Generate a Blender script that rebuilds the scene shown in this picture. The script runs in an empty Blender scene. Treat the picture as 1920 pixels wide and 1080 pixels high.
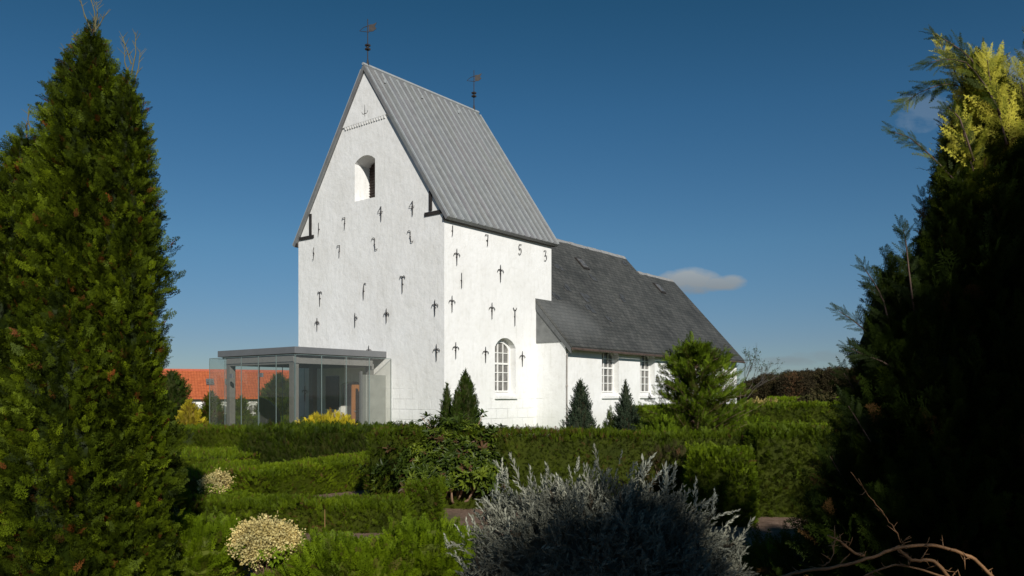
import bpy, math, random
import numpy as np
from mathutils import Vector, Matrix
from mathutils.geometry import tessellate_polygon

R = math.radians
SC = bpy.context.scene
COL = SC.collection
# ------------------------------------------------------------------ camera
F, CX, HY, EYE = 1500.0, 960.0, 740.0, 1.6
cd = bpy.data.cameras.new("camera")
cam = bpy.data.objects.new("camera", cd); COL.objects.link(cam)
cam.location = (0, 0, EYE); cam.rotation_euler = (R(90), 0, 0)
cd.sensor_width = 36; cd.lens = 36*F/1920; cd.shift_y = (HY-540)/1920
cd.clip_start = 0.05; cd.clip_end = 3000
SC.camera = cam
# ------------------------------------------------------------------ light
SUN_EL = R(27)
SUN_H = Vector((0.30, -0.954)).normalized()
SUN = Vector((SUN_H.x*math.cos(SUN_EL), SUN_H.y*math.cos(SUN_EL), math.sin(SUN_EL)))
ld = bpy.data.lights.new("sun", 'SUN'); ld.energy = 4.9; ld.angle = R(0.5); ld.color = (1.0, 0.955, 0.88)
sun = bpy.data.objects.new("sun", ld); COL.objects.link(sun)
sun.rotation_euler = (-SUN).to_track_quat('-Z', 'Y').to_euler()
sun.location = (20, -40, 30)
SC.view_settings.view_transform = 'Standard'; SC.view_settings.look = 'None'
SC.view_settings.exposure = 0.0; SC.view_settings.gamma = 1.0

def new_nodes(tree):
    tree.nodes.clear()
    def N(t, **kw):
        n = tree.nodes.new(t)
        for k, v in kw.items():
            if k.startswith('i_'):
                n.inputs[k[2:].replace('_', ' ')].default_value = v
            else:
                setattr(n, k, v)
        return n
    return N, tree.links.new

def math_node(N, L, op, a, b=None, c=None, clamp=False):
    n = N('ShaderNodeMath', operation=op, use_clamp=clamp)
    for i, x in enumerate((a, b, c)):
        if x is None: continue
        if isinstance(x, (int, float)): n.inputs[i].default_value = x
        else: L(x, n.inputs[i])
    return n.outputs[0]

w = bpy.data.worlds.new("World"); SC.world = w; w.use_nodes = True
N, L = new_nodes(w.node_tree)
M_ = lambda op, a, b=None, c=None, clamp=False: math_node(N, L, op, a, b, c, clamp)
sky = N('ShaderNodeTexSky', sky_type='NISHITA', sun_disc=False, sun_elevation=SUN_EL)
sky.sun_rotation = math.atan2(SUN_H.x, SUN_H.y)
SKYTINT = [(.066, (.565, .69, .90)), (.18, (.54, .825, .97)), (.33, (.38, .77, .93)), (.44, (.265, .67, .79))]
sky.air_density = 1.0; sky.dust_density = 0.0; sky.ozone_density = 3.0; sky.altitude = 0
tc = N('ShaderNodeTexCoord'); sep = N('ShaderNodeSeparateXYZ'); L(tc.outputs['Generated'], sep.inputs[0])
tr_ = N('ShaderNodeValToRGB'); L(M_('MAXIMUM', sep.outputs[2], 0.0), tr_.inputs[0])
while len(tr_.color_ramp.elements) < 4: tr_.color_ramp.elements.new(.5)
for e_, (p_, c_) in zip(tr_.color_ramp.elements, SKYTINT): e_.position = p_; e_.color = (*c_, 1)
hsv = N('ShaderNodeMix', data_type='RGBA', blend_type='MULTIPLY'); hsv.inputs[0].default_value = 1
L(sky.outputs[0], hsv.inputs[6]); L(tr_.outputs[0], hsv.inputs[7])
ys = M_('MAXIMUM', sep.outputs[1], 0.05)
ca = M_('DIVIDE', sep.outputs[0], ys); cb = M_('DIVIDE', sep.outputs[2], ys)
comb = N('ShaderNodeCombineXYZ'); L(ca, comb.inputs[0]); L(M_('MULTIPLY', cb, 1.9), comb.inputs[1])
nz = N('ShaderNodeTexNoise'); nz.inputs['Scale'].default_value = 34; nz.inputs['Detail'].default_value = 6
L(comb.outputs[0], nz.inputs['Vector'])
mask = None
for (px, py, wx, wy, st, k) in ((1296, 527, 62, 27, 0.95, .8), (1340, 532, 62, 16, 0.9, .7), (1374, 526, 30, 12, 0.85, .7), (1478, 677, 60, 11, 0.42, 1.0),
                                (1410, 690, 40, 7, 0.25, 1.0), (1900, 150, 80, 60, 0.30, 1.6), (1735, 205, 60, 40, 0.16, 1.8), (1560, 668, 80, 12, .25, 1.2)):
    a0 = (px-CX)/F; b0 = (HY-py)/F
    da = M_('POWER', M_('ABSOLUTE', M_('DIVIDE', M_('SUBTRACT', ca, a0), wx/F)), 2.0)
    db = M_('POWER', M_('ABSOLUTE', M_('DIVIDE', M_('SUBTRACT', cb, b0), wy/F)), 2.0)
    d = M_('ADD', da, db)
    e = M_('ADD', M_('SUBTRACT', 1.0, d), M_('MULTIPLY', M_('SUBTRACT', nz.outputs[0], 0.5), 1.9*k))
    e = M_('MULTIPLY', M_('MULTIPLY', e, 1.3, clamp=True), st)
    mask = e if mask is None else M_('MAXIMUM', mask, e)
mask = M_('MULTIPLY', mask, M_('GREATER_THAN', sep.outputs[1], 0.05))
# cloud tops catch the sun, bases are grey
lum = M_('ADD', 0.62, M_('MULTIPLY', M_('SUBTRACT', cb, (HY-528)/F), 9.0))
lum = M_('MINIMUM', M_('MAXIMUM', lum, 0.45), 0.9)
cc = N('ShaderNodeMix', data_type='RGBA', blend_type='MULTIPLY'); cc.inputs[0].default_value = 1
cc.inputs[6].default_value = (8.2, 9.2, 9.9, 1)
cl = N('ShaderNodeCombineXYZ'); [L(lum, cl.inputs[i]) for i in range(3)]; L(cl.outputs[0], cc.inputs[7])
mx = N('ShaderNodeMix', data_type='RGBA'); L(mask, mx.inputs[0]); L(hsv.outputs[2], mx.inputs[6]); L(cc.outputs[2], mx.inputs[7])
bg = N('ShaderNodeBackground'); bg.inputs[1].default_value = 0.055
L(mx.outputs[2], bg.inputs[0]); wo = N('ShaderNodeOutputWorld'); L(bg.outputs[0], wo.inputs[0])

# ------------------------------------------------------------------ object helpers
def tag(o, label=None, cat=None, group=None, kind=None):
    if label: o['label'] = label
    if cat: o['category'] = cat
    if group: o['group'] = group
    if kind: o['kind'] = kind
    return o
def thing(name, label, cat, loc=(0, 0, 0), rz=0.0, group=None):
    o = bpy.data.objects.new(name, None); COL.objects.link(o); o.empty_display_size = .3
    o.location = loc; o.rotation_euler = (0, 0, rz)
    return tag(o, label, cat, group)
def at(px, py, Y):
    return Vector(((px-CX)/F*Y, Y, EYE+(HY-py)/F*Y))

class MB:
    """collects quads/polys for one mesh"""
    def __init__(s): s.v = []; s.f = []; s.m = []
    def face(s, pts, mi=0):
        b = len(s.v); s.v += [tuple(p) for p in pts]; s.f.append(tuple(range(b, b+len(pts)))); s.m.append(mi)
    def box(s, a, b, mi=0, mp=None):
        x0, y0, z0 = a; x1, y1, z1 = b
        P = [(x0,y0,z0),(x1,y0,z0),(x1,y1,z0),(x0,y1,z0),(x0,y0,z1),(x1,y0,z1),(x1,y1,z1),(x0,y1,z1)]
        if mp: P = [mp(*p) for p in P]
        k = len(s.v); s.v += [tuple(p) for p in P]
        for q in ((0,3,2,1),(4,5,6,7),(0,1,5,4),(1,2,6,5),(2,3,7,6),(3,0,4,7)):
            s.f.append(tuple(k+i for i in q)); s.m.append(mi)
    def prism(s, poly, fa, fb, mi=0, caps=True):
        """poly: list of 2D; fa/fb map 2D->3D at either end"""
        n = len(poly); k = len(s.v)
        s.v += [tuple(fa(*p)) for p in poly] + [tuple(fb(*p)) for p in poly]
        for i in range(n):
            j = (i+1) % n; s.f.append((k+i, k+j, k+n+j, k+n+i)); s.m.append(mi)
        if caps:
            s.f.append(tuple(range(k+n-1, k-1, -1))); s.m.append(mi)
            s.f.append(tuple(range(k+n, k+2*n))); s.m.append(mi)
    def tube(s, pts, rad, sides=6, mi=0):
        pts = [Vector(p) for p in pts]
        if not hasattr(rad, '__len__'): rad = [rad]*len(pts)
        k = len(s.v); n = len(pts); up = Vector((0.13, 0.31, 0.94))
        for i, p in enumerate(pts):
            t = (pts[min(i+1, n-1)]-pts[max(i-1, 0)])
            t = t.normalized() if t.length > 1e-9 else Vector((0, 0, 1))
            a = t.cross(up)
            if a.length < .1: a = t.cross(Vector((1, 0, 0)))
            a.normalize(); b = t.cross(a)
            for j in range(sides):
                th = 2*math.pi*j/sides
                s.v.append(tuple(p+(a*math.cos(th)+b*math.sin(th))*rad[i]))
        for i in range(n-1):
            for j in range(sides):
                j2 = (j+1) % sides
                s.f.append((k+i*sides+j, k+i*sides+j2, k+(i+1)*sides+j2, k+(i+1)*sides+j)); s.m.append(mi)
        s.f.append(tuple(k+j for j in range(sides))[::-1]); s.m.append(mi)
        s.f.append(tuple(k+(n-1)*sides+j for j in range(sides))); s.m.append(mi)
    def build(s, name, mats, parent=None, smooth=False, bevel=0):
        me = bpy.data.meshes.new(name); me.from_pydata(s.v, [], s.f); me.update()
        for m in (mats if isinstance(mats, (list, tuple)) else [mats]): me.materials.append(m)
        me.polygons.foreach_set('material_index', s.m)
        if smooth: me.polygons.foreach_set('use_smooth', [True]*len(s.f))
        o = bpy.data.objects.new(name, me); COL.objects.link(o); o.parent = parent
        if bevel:
            b = o.modifiers.new('b', 'BEVEL'); b.width = bevel; b.segments = 2; b.limit_method = 'ANGLE'
        return o

# ------------------------------------------------------------------ materials
def mat(name, build):
    m = bpy.data.materials.new(name); m.use_nodes = True
    N, L = new_nodes(m.node_tree)
    out = N('ShaderNodeOutputMaterial')
    sh = build(N, L, lambda op, a, b=None, c=None, clamp=False: math_node(N, L, op, a, b, c, clamp))
    L(sh, out.inputs[0]); return m
def ramp(N, L, fac, stops, interp='LINEAR'):
    r = N('ShaderNodeValToRGB'); cr = r.color_ramp; cr.interpolation = interp
    while len(cr.elements) < len(stops): cr.elements.new(.5)
    for e, (p, c) in zip(cr.elements, stops):
        e.position = p; e.color = (*c, 1)
    if fac is not None: L(fac, r.inputs[0])
    return r.outputs[0]
def noise(N, L, vec, scale, detail=4, rough=.55):
    n = N('ShaderNodeTexNoise'); n.inputs['Scale'].default_value = scale
    n.inputs['Detail'].default_value = detail; n.inputs['Roughness'].default_value = rough
    if vec is not None: L(vec, n.inputs['Vector'])
    return n.outputs[0]
def bump(N, L, h, strength, dist, prev=None):
    b = N('ShaderNodeBump'); b.inputs['Strength'].default_value = strength; b.inputs['Distance'].default_value = dist
    L(h, b.inputs['Height'])
    if prev is not None: L(prev, b.inputs['Normal'])
    return b.outputs[0]
def principled(N, L, col, rough=.6, normal=None, metallic=0, spec=.5):
    p = N('ShaderNodeBsdfPrincipled')
    if isinstance(col, tuple): p.inputs['Base Color'].default_value = (*col, 1)
    else: L(col, p.inputs['Base Color'])
    if isinstance(rough, (int, float)): p.inputs['Roughness'].default_value = rough
    else: L(rough, p.inputs['Roughness'])
    p.inputs['Metallic'].default_value = metallic; p.inputs['Specular IOR Level'].default_value = spec
    if normal is not None: L(normal, p.inputs['Normal'])
    return p.outputs[0]
def objco(N): return N('ShaderNodeTexCoord').outputs['Object']
def simple(name, col, rough=.6, metallic=0, var=.15, scale=6, spec=.5, bmp=0.0):
    def b(N, L, M):
        c = objco(N); n = noise(N, L, c, scale, 5)
        lo = tuple(x*(1-var) for x in col); hi = tuple(min(1, x*(1+var)) for x in col)
        nn = bump(N, L, noise(N, L, c, scale*5, 4), bmp, .01) if bmp else None
        return principled(N, L, ramp(N, L, n, [(.3, lo), (.7, hi)]), rough, nn, metallic, spec)
    return mat(name, b)
def mixc(N, L, fac, a, b, blend='MIX'):
    m = N('ShaderNodeMix', data_type='RGBA', blend_type=blend)
    if isinstance(fac, (int, float)): m.inputs[0].default_value = fac
    else: L(fac, m.inputs[0])
    for i, x in ((6, a), (7, b)):
        if isinstance(x, tuple): m.inputs[i].default_value = (*x, 1)
        else: L(x, m.inputs[i])
    return m.outputs[2]

def m_white(N, L, M):
    c = objco(N)
    sp = N('ShaderNodeSeparateXYZ'); L(c, sp.inputs[0])
    hc = N('ShaderNodeCombineXYZ'); L(M('ADD', sp.outputs[0], sp.outputs[1]), hc.inputs[0]); L(sp.outputs[2], hc.inputs[1])
    n1 = noise(N, L, c, .8, 6, .6); n2 = noise(N, L, c, 5, 6, .65); n3 = noise(N, L, c, 28, 3)
    st = N('ShaderNodeMapping'); st.inputs['Scale'].default_value = (5, 5, .5); L(c, st.inputs[0])
    n4 = noise(N, L, st.outputs[0], 1.6, 5, .6)
    col = ramp(N, L, n1, [(.3, (.73, .725, .70)), (.62, (.80, .80, .785))])
    col = mixc(N, L, 1.0, col, ramp(N, L, n2, [(.30, (.92, .915, .90)), (.50, (1, 1, 1))]), 'MULTIPLY')
    col = mixc(N, L, 1.0, col, ramp(N, L, n4, [(.28, (.90, .90, .885)), (.46, (1, 1, 1))]), 'MULTIPLY')
    # damp and splash stains near the ground
    low = M('SUBTRACT', 1.0, M('MULTIPLY', sp.outputs[2], .9), clamp=True)
    col = mixc(N, L, M('MULTIPLY', low, M('MULTIPLY', n2, .9), clamp=True), col, (.50, .50, .44))
    br = N('ShaderNodeTexBrick'); L(hc.outputs[0], br.inputs['Vector'])
    br.inputs['Scale'].default_value = 1; br.inputs['Brick Width'].default_value = .62; br.inputs['Row Height'].default_value = .36
    br.inputs['Mortar Size'].default_value = .014; br.inputs['Mortar Smooth'].default_value = .6
    lowm = M('MULTIPLY', M('SUBTRACT', 2.3, sp.outputs[2], clamp=True), M('MULTIPLY', M('SUBTRACT', noise(N, L, c, .7, 3), .46), 7.0, clamp=True))
    b1 = bump(N, L, M('MULTIPLY', M('MULTIPLY', br.outputs['Fac'], -1.0), lowm), .8, .02)
    b2 = bump(N, L, noise(N, L, c, 2.2, 5, .55), .36, .06, b1)
    b3 = bump(N, L, n2, .35, .03, b2)
    b4 = bump(N, L, n3, .25, .008, b3)
    return principled(N, L, col, .9, b4, 0, .15)
def m_zinc(N, L, M):
    c = objco(N)
    n = noise(N, L, c, 3.2, 6, .6)
    mp = N('ShaderNodeMapping'); mp.inputs['Scale'].default_value = (2.6, .5, .5); L(c, mp.inputs[0])
    vo = N('ShaderNodeTexVoronoi'); vo.inputs['Scale'].default_value = 1.0; L(mp.outputs[0], vo.inputs['Vector'])
    a = ramp(N, L, n, [(.3, (.175, .184, .187)), (.7, (.225, .233, .233))])
    b = mixc(N, L, .10, a, vo.outputs['Color'], 'SOFT_LIGHT')
    h = N('ShaderNodeHueSaturation'); h.inputs['Saturation'].default_value = .35; L(b, h.inputs['Color'])
    return principled(N, L, h.outputs[0], ramp(N, L, n, [(.3, (.42,)*3), (.7, (.62,)*3)]), bump(N, L, n, .3, .02), .25, .5)
def m_slate(N, L, M):
    c = objco(N)
    sp = N('ShaderNodeSeparateXYZ'); L(c, sp.inputs[0])
    hc = N('ShaderNodeCombineXYZ'); L(sp.outputs[0], hc.inputs[0]); L(M('MULTIPLY', sp.outputs[2], 1.35), hc.inputs[1])
    br = N('ShaderNodeTexBrick'); L(hc.outputs[0], br.inputs['Vector'])
    br.inputs['Scale'].default_value = 1; br.inputs['Brick Width'].default_value = .30; br.inputs['Row Height'].default_value = .20
    br.inputs['Mortar Size'].default_value = .008; br.inputs['Mortar Smooth'].default_value = .2
    br.inputs['Color1'].default_value = (.062, .064, .059, 1); br.inputs['Color2'].default_value = (.090, .090, .083, 1)
    br.inputs['Mortar'].default_value = (.018, .019, .02, 1)
    n1 = noise(N, L, c, .55, 5, .6)
    mp = N('ShaderNodeMapping'); mp.inputs['Scale'].default_value = (1.1, .22, .22); L(c, mp.inputs[0])
    n2 = noise(N, L, mp.outputs[0], 2.2, 5, .65)
    col = mixc(N, L, .75, br.outputs['Color'], ramp(N, L, n1, [(.32, (.55, .56, .56)), (.6, (1, 1, 1)), (.75, (1.0, .98, .9))]), 'MULTIPLY')
    col = mixc(N, L, 1, col, ramp(N, L, n2, [(.25, (.6, .6, .62)), (.5, (1, 1, 1))]), 'MULTIPLY')
    # pale lichen on the lower western corner
    d = M('ADD', M('POWER', M('DIVIDE', M('SUBTRACT', sp.outputs[0], 6.0), 3.0), 2.0), M('POWER', M('DIVIDE', M('SUBTRACT', sp.outputs[2], 4.6), 1.1), 2.0))
    li = M('MULTIPLY', M('SUBTRACT', M('SUBTRACT', 1.3, d), M('MULTIPLY', n2, .9), clamp=True), .5)
    col = mixc(N, L, li, col, (.17, .175, .17))
    b1 = bump(N, L, M('MULTIPLY', br.outputs['Fac'], -1.0), .7, .012)
    return principled(N, L, col, .62, bump(N, L, noise(N, L, c, 9, 4), .35, .02, b1), 0, .25)
def m_tile(N, L, M):
    c = objco(N)
    wv = N('ShaderNodeTexWave', wave_type='BANDS', bands_direction='X'); wv.inputs['Scale'].default_value = 1.35; L(c, wv.inputs[0])
    sp = N('ShaderNodeSeparateXYZ'); L(c, sp.inputs[0])
    fr = M('FRACT', M('MULTIPLY', sp.outputs[2], 4.2))
    n = noise(N, L, c, 4, 4)
    col = ramp(N, L, n, [(.3, (.40, .095, .035)), (.7, (.56, .15, .055))])
    col = mixc(N, L, 1, col, ramp(N, L, fr, [(0, (.62, .6, .6)), (.2, (1, 1, 1))]), 'MULTIPLY')
    h = M('ADD', wv.outputs[1], M('MULTIPLY', fr, -.5))
    return principled(N, L, col, .7, bump(N, L, h, 1.0, .05), 0, .3)
def m_ground(N, L, M):
    c = objco(N); sp = N('ShaderNodeSeparateXYZ'); L(c, sp.inputs[0])
    n1 = noise(N, L, c, .35, 5, .6); n2 = noise(N, L, c, 9, 6, .7); n3 = noise(N, L, c, 60, 3)
    soil = ramp(N, L, n2, [(.3, (.13, .085, .06)), (.55, (.22, .15, .11)), (.75, (.30, .22, .17))])
    moss = ramp(N, L, n2, [(.3, (.03, .05, .012)), (.7, (.06, .10, .02))])
    grass = ramp(N, L, noise(N, L, c, .05, 6, .7), [(.35, (.045, .085, .015)), (.65, (.10, .15, .03))])
    near = mixc(N, L, ramp(N, L, n1, [(.56, (0, 0, 0)), (.64, (1, 1, 1))]), soil, moss)
    far = M('MULTIPLY', M('SUBTRACT', sp.outputs[1], 24.0), .5, clamp=True)
    col = mixc(N, L, far, near, grass)
    return principled(N, L, col, .95, bump(N, L, n3, .6, .03, bump(N, L, n2, .5, .08)), 0, .1)
def m_glass(N, L, M):
    t = N('ShaderNodeBsdfTransparent'); t.inputs[0].default_value = (.87, .87, .83, 1)
    g = N('ShaderNodeBsdfGlossy'); g.inputs['Roughness'].default_value = .015; g.inputs[0].default_value = (1, 1, 1, 1)
    d = N('ShaderNodeBsdfDiffuse'); d.inputs[0].default_value = (.5, .55, .55, 1)
    fr = N('ShaderNodeLayerWeight'); fr.inputs[0].default_value = .5
    m1 = N('ShaderNodeMixShader'); m1.inputs[0].default_value = .025; L(t.outputs[0], m1.inputs[1]); L(d.outputs[0], m1.inputs[2])
    m2 = N('ShaderNodeMixShader'); L(M('ADD', M('MULTIPLY', M('POWER', fr.outputs['Facing'], 4.0), .75), .06, clamp=True), m2.inputs[0]); L(m1.outputs[0], m2.inputs[1]); L(g.outputs[0], m2.inputs[2])
    return m2.outputs[0]
def m_wood(col):
    def b(N, L, M):
        c = objco(N); mp = N('ShaderNodeMapping'); mp.inputs['Scale'].default_value = (9, 9, .7); L(c, mp.inputs[0])
        n = noise(N, L, mp.outputs[0], 2, 6, .6)
        return principled(N, L, ramp(N, L, n, [(.3, tuple(x*.6 for x in col)), (.7, col)]), .55, bump(N, L, n, .3, .01))
    return b
def leaf(name, stops, trans=.25, rough=.6, spec=.12):
    """stops: tint -> colour of the individual spray"""
    stops = [(p, (c[0]*.94, c[1]*1.0, c[2]*.5) if c[1] > c[0]*1.15 and c[2] < c[0]*.6 else c) for p, c in stops]
    def b(N, L, M):
        at_ = N('ShaderNodeAttribute', attribute_name='tint')
        c = ramp(N, L, at_.outputs['Fac'], stops)
        c2 = mixc(N, L, 1, c, ramp(N, L, noise(N, L, objco(N), 3.0, 4), [(.3, (.60, .64, .62)), (.65, (1.15, 1.12, 1.0))]), 'MULTIPLY')
        p = principled(N, L, c2, rough, None, 0, spec)
        t = N('ShaderNodeBsdfTranslucent'); L(c2, t.inputs[0])
        m = N('ShaderNodeMixShader'); m.inputs[0].default_value = trans; L(p, m.inputs[1]); L(t.outputs[0], m.inputs[2])
        return m.outputs[0]
    return mat(name, b)

WHITE = mat('whitewash', m_white); ZINC = mat('zinc_sheet', m_zinc); SLATE = mat('slate', m_slate)
TILE = mat('red_tile', m_tile); GROUND = mat('soil_and_grass', m_ground); GLASS = mat('clear_glass', m_glass)
IRON = simple('rusty_iron', (.020, .016, .015), .7, 0, .5, 30)
TAR = simple('tarred_timber', (.022, .018, .016), .7, 0, .4, 10)
SEAM = simple('zinc_seam', (.42, .44, .44), .45, .25, .12)
STEEL = simple('grey_painted_steel', (.155, .16, .165), .42, .2, .06, 3)
STEELD = simple('grey_concrete_post', (.17, .167, .16), .7, 0, .10, 8)
PLATE = simple('pale_grey_panel', (.26, .27, .255), .6, 0, .12, 3)
FRAME = simple('white_window_paint', (.78, .77, .74), .4, 0, .04)
PANE = simple('window_pane_dark', (.13, .125, .115), .08, 0, .6, 5, .8)
LOUVRE = mat('louvre_wood', m_wood((.07, .045, .035)))
DOORW = mat('oak_door_wood', m_wood((.42, .17, .045)))
DARK = simple('dark_panel', (.022, .022, .024), .35, 0, .3)
MORTAR = simple('ridge_mortar', (.24, .24, .235), .85, 0, .25, 8)
BARK = mat('bark', m_wood((.16, .095, .06)))
DEADW = simple('bare_thorn_wood', (.20, .10, .038), .6, 0, .35, 20)
GRANITE = simple('dark_granite', (.03, .03, .033), .75, 0, .4, 30)
SHEEN = simple('weathered_copper_pipe', (.33, .30, .27), .6, .2, .2)
EDGE = simple('glass_edge_strip', (.17, .22, .21), .3, .2, .1)

# ------------------------------------------------------------------ foliage engine
rng = np.random.default_rng(7)
def diamond(p, d, ln, wd, n, at_=.42):
    s = np.cross(n, d); s = s/(np.linalg.norm(s)+1e-9)
    return [p, p+d*ln*at_+s*wd/2, p+d*ln, p+d*ln*at_-s*wd/2]
def T_frond(seed, pairs=8, sub=3, spread=52, wide=.52, lw=.055, droop=.10, jit=.12):
    """flat scale-leaved spray of length 1 growing along +X"""
    r = np.random.default_rng(seed); q = []
    n = np.array([0, 0, 1.0])
    for i in range(pairs):
        t = .06+.9*i/pairs
        for s in (-1, 1):
            tt = t+(.03 if s > 0 else 0)
            p = np.array([tt, 0, -droop*tt*tt])
            ln = wide*(1-tt)**.75*(.55+.45*min(1, tt*4))*r.uniform(.75, 1.2)+.05
            a = math.radians(spread*r.uniform(.8, 1.2)*(1-.25*tt))
            d = np.array([math.cos(a), s*math.sin(a), r.uniform(-jit, jit)-.1]); d /= np.linalg.norm(d)
            q.append(diamond(p, d, ln, lw*.8, n, .35))
            for k in range(sub):
                u = (k+.6)/(sub+.4)
                pp = p+d*ln*u
                for s2 in (-1, 1):
                    a2 = math.radians(38*s2*r.uniform(.8, 1.25))
                    d2 = np.array([d[0]*math.cos(a2)-d[1]*math.sin(a2), d[0]*math.sin(a2)+d[1]*math.cos(a2), d[2]+r.uniform(-jit, jit)])
                    q.append(diamond(pp, d2, ln*.36*(1-.5*u)+.03, lw, n))
    q.append(diamond(np.array([.9, 0, -droop*.8]), np.array([1., 0, 0]), .14, lw, n))
    q.append(diamond(np.array([0, 0, 0.]), np.array([1., 0, -droop*.6]), .95, lw*.5, n))
    return np.array(q)
def T_shoot(seed, leaves=22, ll=.28, lw=.05, up=45):
    """upright shoot with narrow leaves all round"""
    r = np.random.default_rng(seed); q = []
    for i in range(leaves):
        t = .08+.9*i/leaves; th = i*2.4+r.uniform(-.3, .3); a = math.radians(up*r.uniform(.7, 1.2)*(1-.55*t))
        d = np.array([math.cos(a), math.sin(a)*math.cos(th), math.sin(a)*math.sin(th)])
        n = np.array([-math.sin(a), math.cos(a)*math.cos(th), math.cos(a)*math.sin(th)])
        q.append(diamond(np.array([t, 0, 0]), d, ll*(1-.35*t)*r.uniform(.8, 1.2), lw, n))
    q.append(diamond(np.array([0., 0, 0]), np.array([1., 0, 0]), 1.0, .025, np.array([0, 0, 1.])))
    return np.array(q)
def T_rosette(seed, leaves=8, lw=.30):
    r = np.random.default_rng(seed); q = []
    for i in range(leaves):
        th = 2*math.pi*i/leaves+r.uniform(-.3, .3); a = math.radians(r.uniform(40, 95))
        d = np.array([math.cos(a), math.sin(a)*math.cos(th), math.sin(a)*math.sin(th)])
        n = np.array([math.sin(a), -math.cos(a)*math.cos(th), -math.cos(a)*math.sin(th)])
        s = np.cross(n, d); l = r.uniform(.7, 1.1); w_ = lw*l/2; f = n*.06
        p0 = d*.06; pm1 = d*l*.35; pm2 = d*l*.72-n*.04; p1 = d*l-n*.1
        q.append([p0, pm1+s*w_+f, pm1, pm1]); q.append([p0, pm1, pm1-s*w_+f, pm1-s*w_+f])
        q.append([pm1, pm1+s*w_+f, pm2+s*w_*.85+f, pm2]); q.append([pm1-s*w_+f, pm1, pm2, pm2-s*w_*.85+f])
        q.append([pm2, pm2+s*w_*.85+f, p1, p1]); q.append([pm2-s*w_*.85+f, pm2, p1, p1])
    return np.array([[np.asarray(x) for x in k] for k in q])
def T_leafcard(seed, k=9, spread=1.0, lw=.35):
    """loose cluster of k leaf diamonds in a unit ball"""
    r = np.random.default_rng(seed); q = []
    for i in range(k):
        d = r.normal(size=3); d /= np.linalg.norm(d); n = r.normal(size=3)
        p = r.normal(size=3)*.35*spread
        q.append(diamond(p, d, r.uniform(.35, .7), lw*r.uniform(.7, 1.2), n))
    return np.array(q)
TH = [T_frond(i, 6, 2, 44, .46, .052, .16, .25) for i in range(6)]           # thuja sprays
LY = [T_frond(20+i, 10, 3, 40, .34, .020, .22, .16) for i in range(4)]  # leyland plumes
LYB = [T_frond(200+i, 8, 1, 34, .20, .030, .18, .2) for i in range(5)]
FS = [T_frond(40+i, 6, 0, 40, .5, .075, .1, .3) for i in range(4)]          # small hedge sprays
FM = [T_frond(60+i, 7, 1, 42, .46, .050, .12, .22) for i in range(4)]
SH = [T_shoot(80+i, 18, .30, .075, 48) for i in range(5)]
SHT = [T_shoot(90+i, 12, .34, .09, 50) for i in range(3)]
RO = [T_rosette(100+i) for i in range(4)]
LC = [T_leafcard(120+i) for i in range(4)]
LC3 = [T_leafcard(140+i, 6, 1.2, .5) for i in range(4)]

def unit(a): return a/(np.linalg.norm(a, axis=-1, keepdims=True)+1e-9)
def place(templates, P, D, S, tint, r, upN=None, flat=0.0):
    """copies of the templates growing along D from P; returns quads (n,4,3) and tint per quad"""
    P = np.asarray(P, float); D = unit(np.asarray(D, float)); K = len(P)
    S = np.broadcast_to(np.asarray(S, float), (K,)); tint = np.broadcast_to(np.asarray(tint, float), (K,))
    rn = r.normal(size=(K, 3))
    if upN is not None: rn = rn*(1-flat)+np.asarray(upN)*flat*2
    Z = rn-(rn*D).sum(1, keepdims=True)*D; Z = unit(Z); Y = np.cross(Z, D)
    Rm = np.stack([D, Y, Z], axis=2)                     # columns
    which = r.integers(0, len(templates), K); out = []; ti = []
    for j, T in enumerate(templates):
        s = which == j
        if not s.any(): continue
        q = np.einsum('kab,qvb->kqva', Rm[s]*S[s][:, None, None], T)+P[s][:, None, None, :]
        out.append(q.reshape(-1, 4, 3)); ti.append(np.repeat(tint[s], T.shape[0]))
    return np.concatenate(out), np.concatenate(ti)
def lumpy(fn, nu, nv):
    """closed-ish grid surface quads from fn(u,v)->(3) arrays"""
    U, V = np.meshgrid(np.linspace(0, 1, nu+1), np.linspace(0, 1, nv+1), indexing='ij')
    Pt = fn(U, V)
    return np.stack([Pt[:-1, :-1], Pt[1:, :-1], Pt[1:, 1:], Pt[:-1, 1:]], axis=2).reshape(-1, 4, 3)
def quads(name, parts, material, parent=None, origin=(0, 0, 0)):
    """parts: list of (quads, tint)"""
    Q = np.concatenate([p[0] for p in parts]).astype(np.float32)-np.asarray(origin, np.float32)
    Tn = np.concatenate([np.broadcast_to(p[1], (len(p[0]),)) for p in parts]).astype(np.float32)
    n = len(Q); me = bpy.data.meshes.new(name)
    me.vertices.add(n*4); me.vertices.foreach_set('co', Q.reshape(-1))
    me.loops.add(n*4); me.loops.foreach_set('vertex_index', np.arange(n*4, dtype=np.int32))
    me.polygons.add(n); me.polygons.foreach_set('loop_start', np.arange(0, n*4, 4, dtype=np.int32))
    a = me.attributes.new('tint', 'FLOAT', 'POINT'); a.data.foreach_set('value', np.repeat(Tn, 4))
    me.materials.append(material); me.update(calc_edges=True)
    o = bpy.data.objects.new(name, me); COL.objects.link(o); o.parent = parent
    return o
def vnoise(P, seed, sc):
    """cheap smooth noise in [-1,1]"""
    r = np.random.default_rng(seed); v = 0
    for i in range(5):
        k = r.normal(size=3)*sc*(1+i*.55); v = v+np.sin(P @ k+r.uniform(0, 6.28))
    return v/2.7

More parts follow.
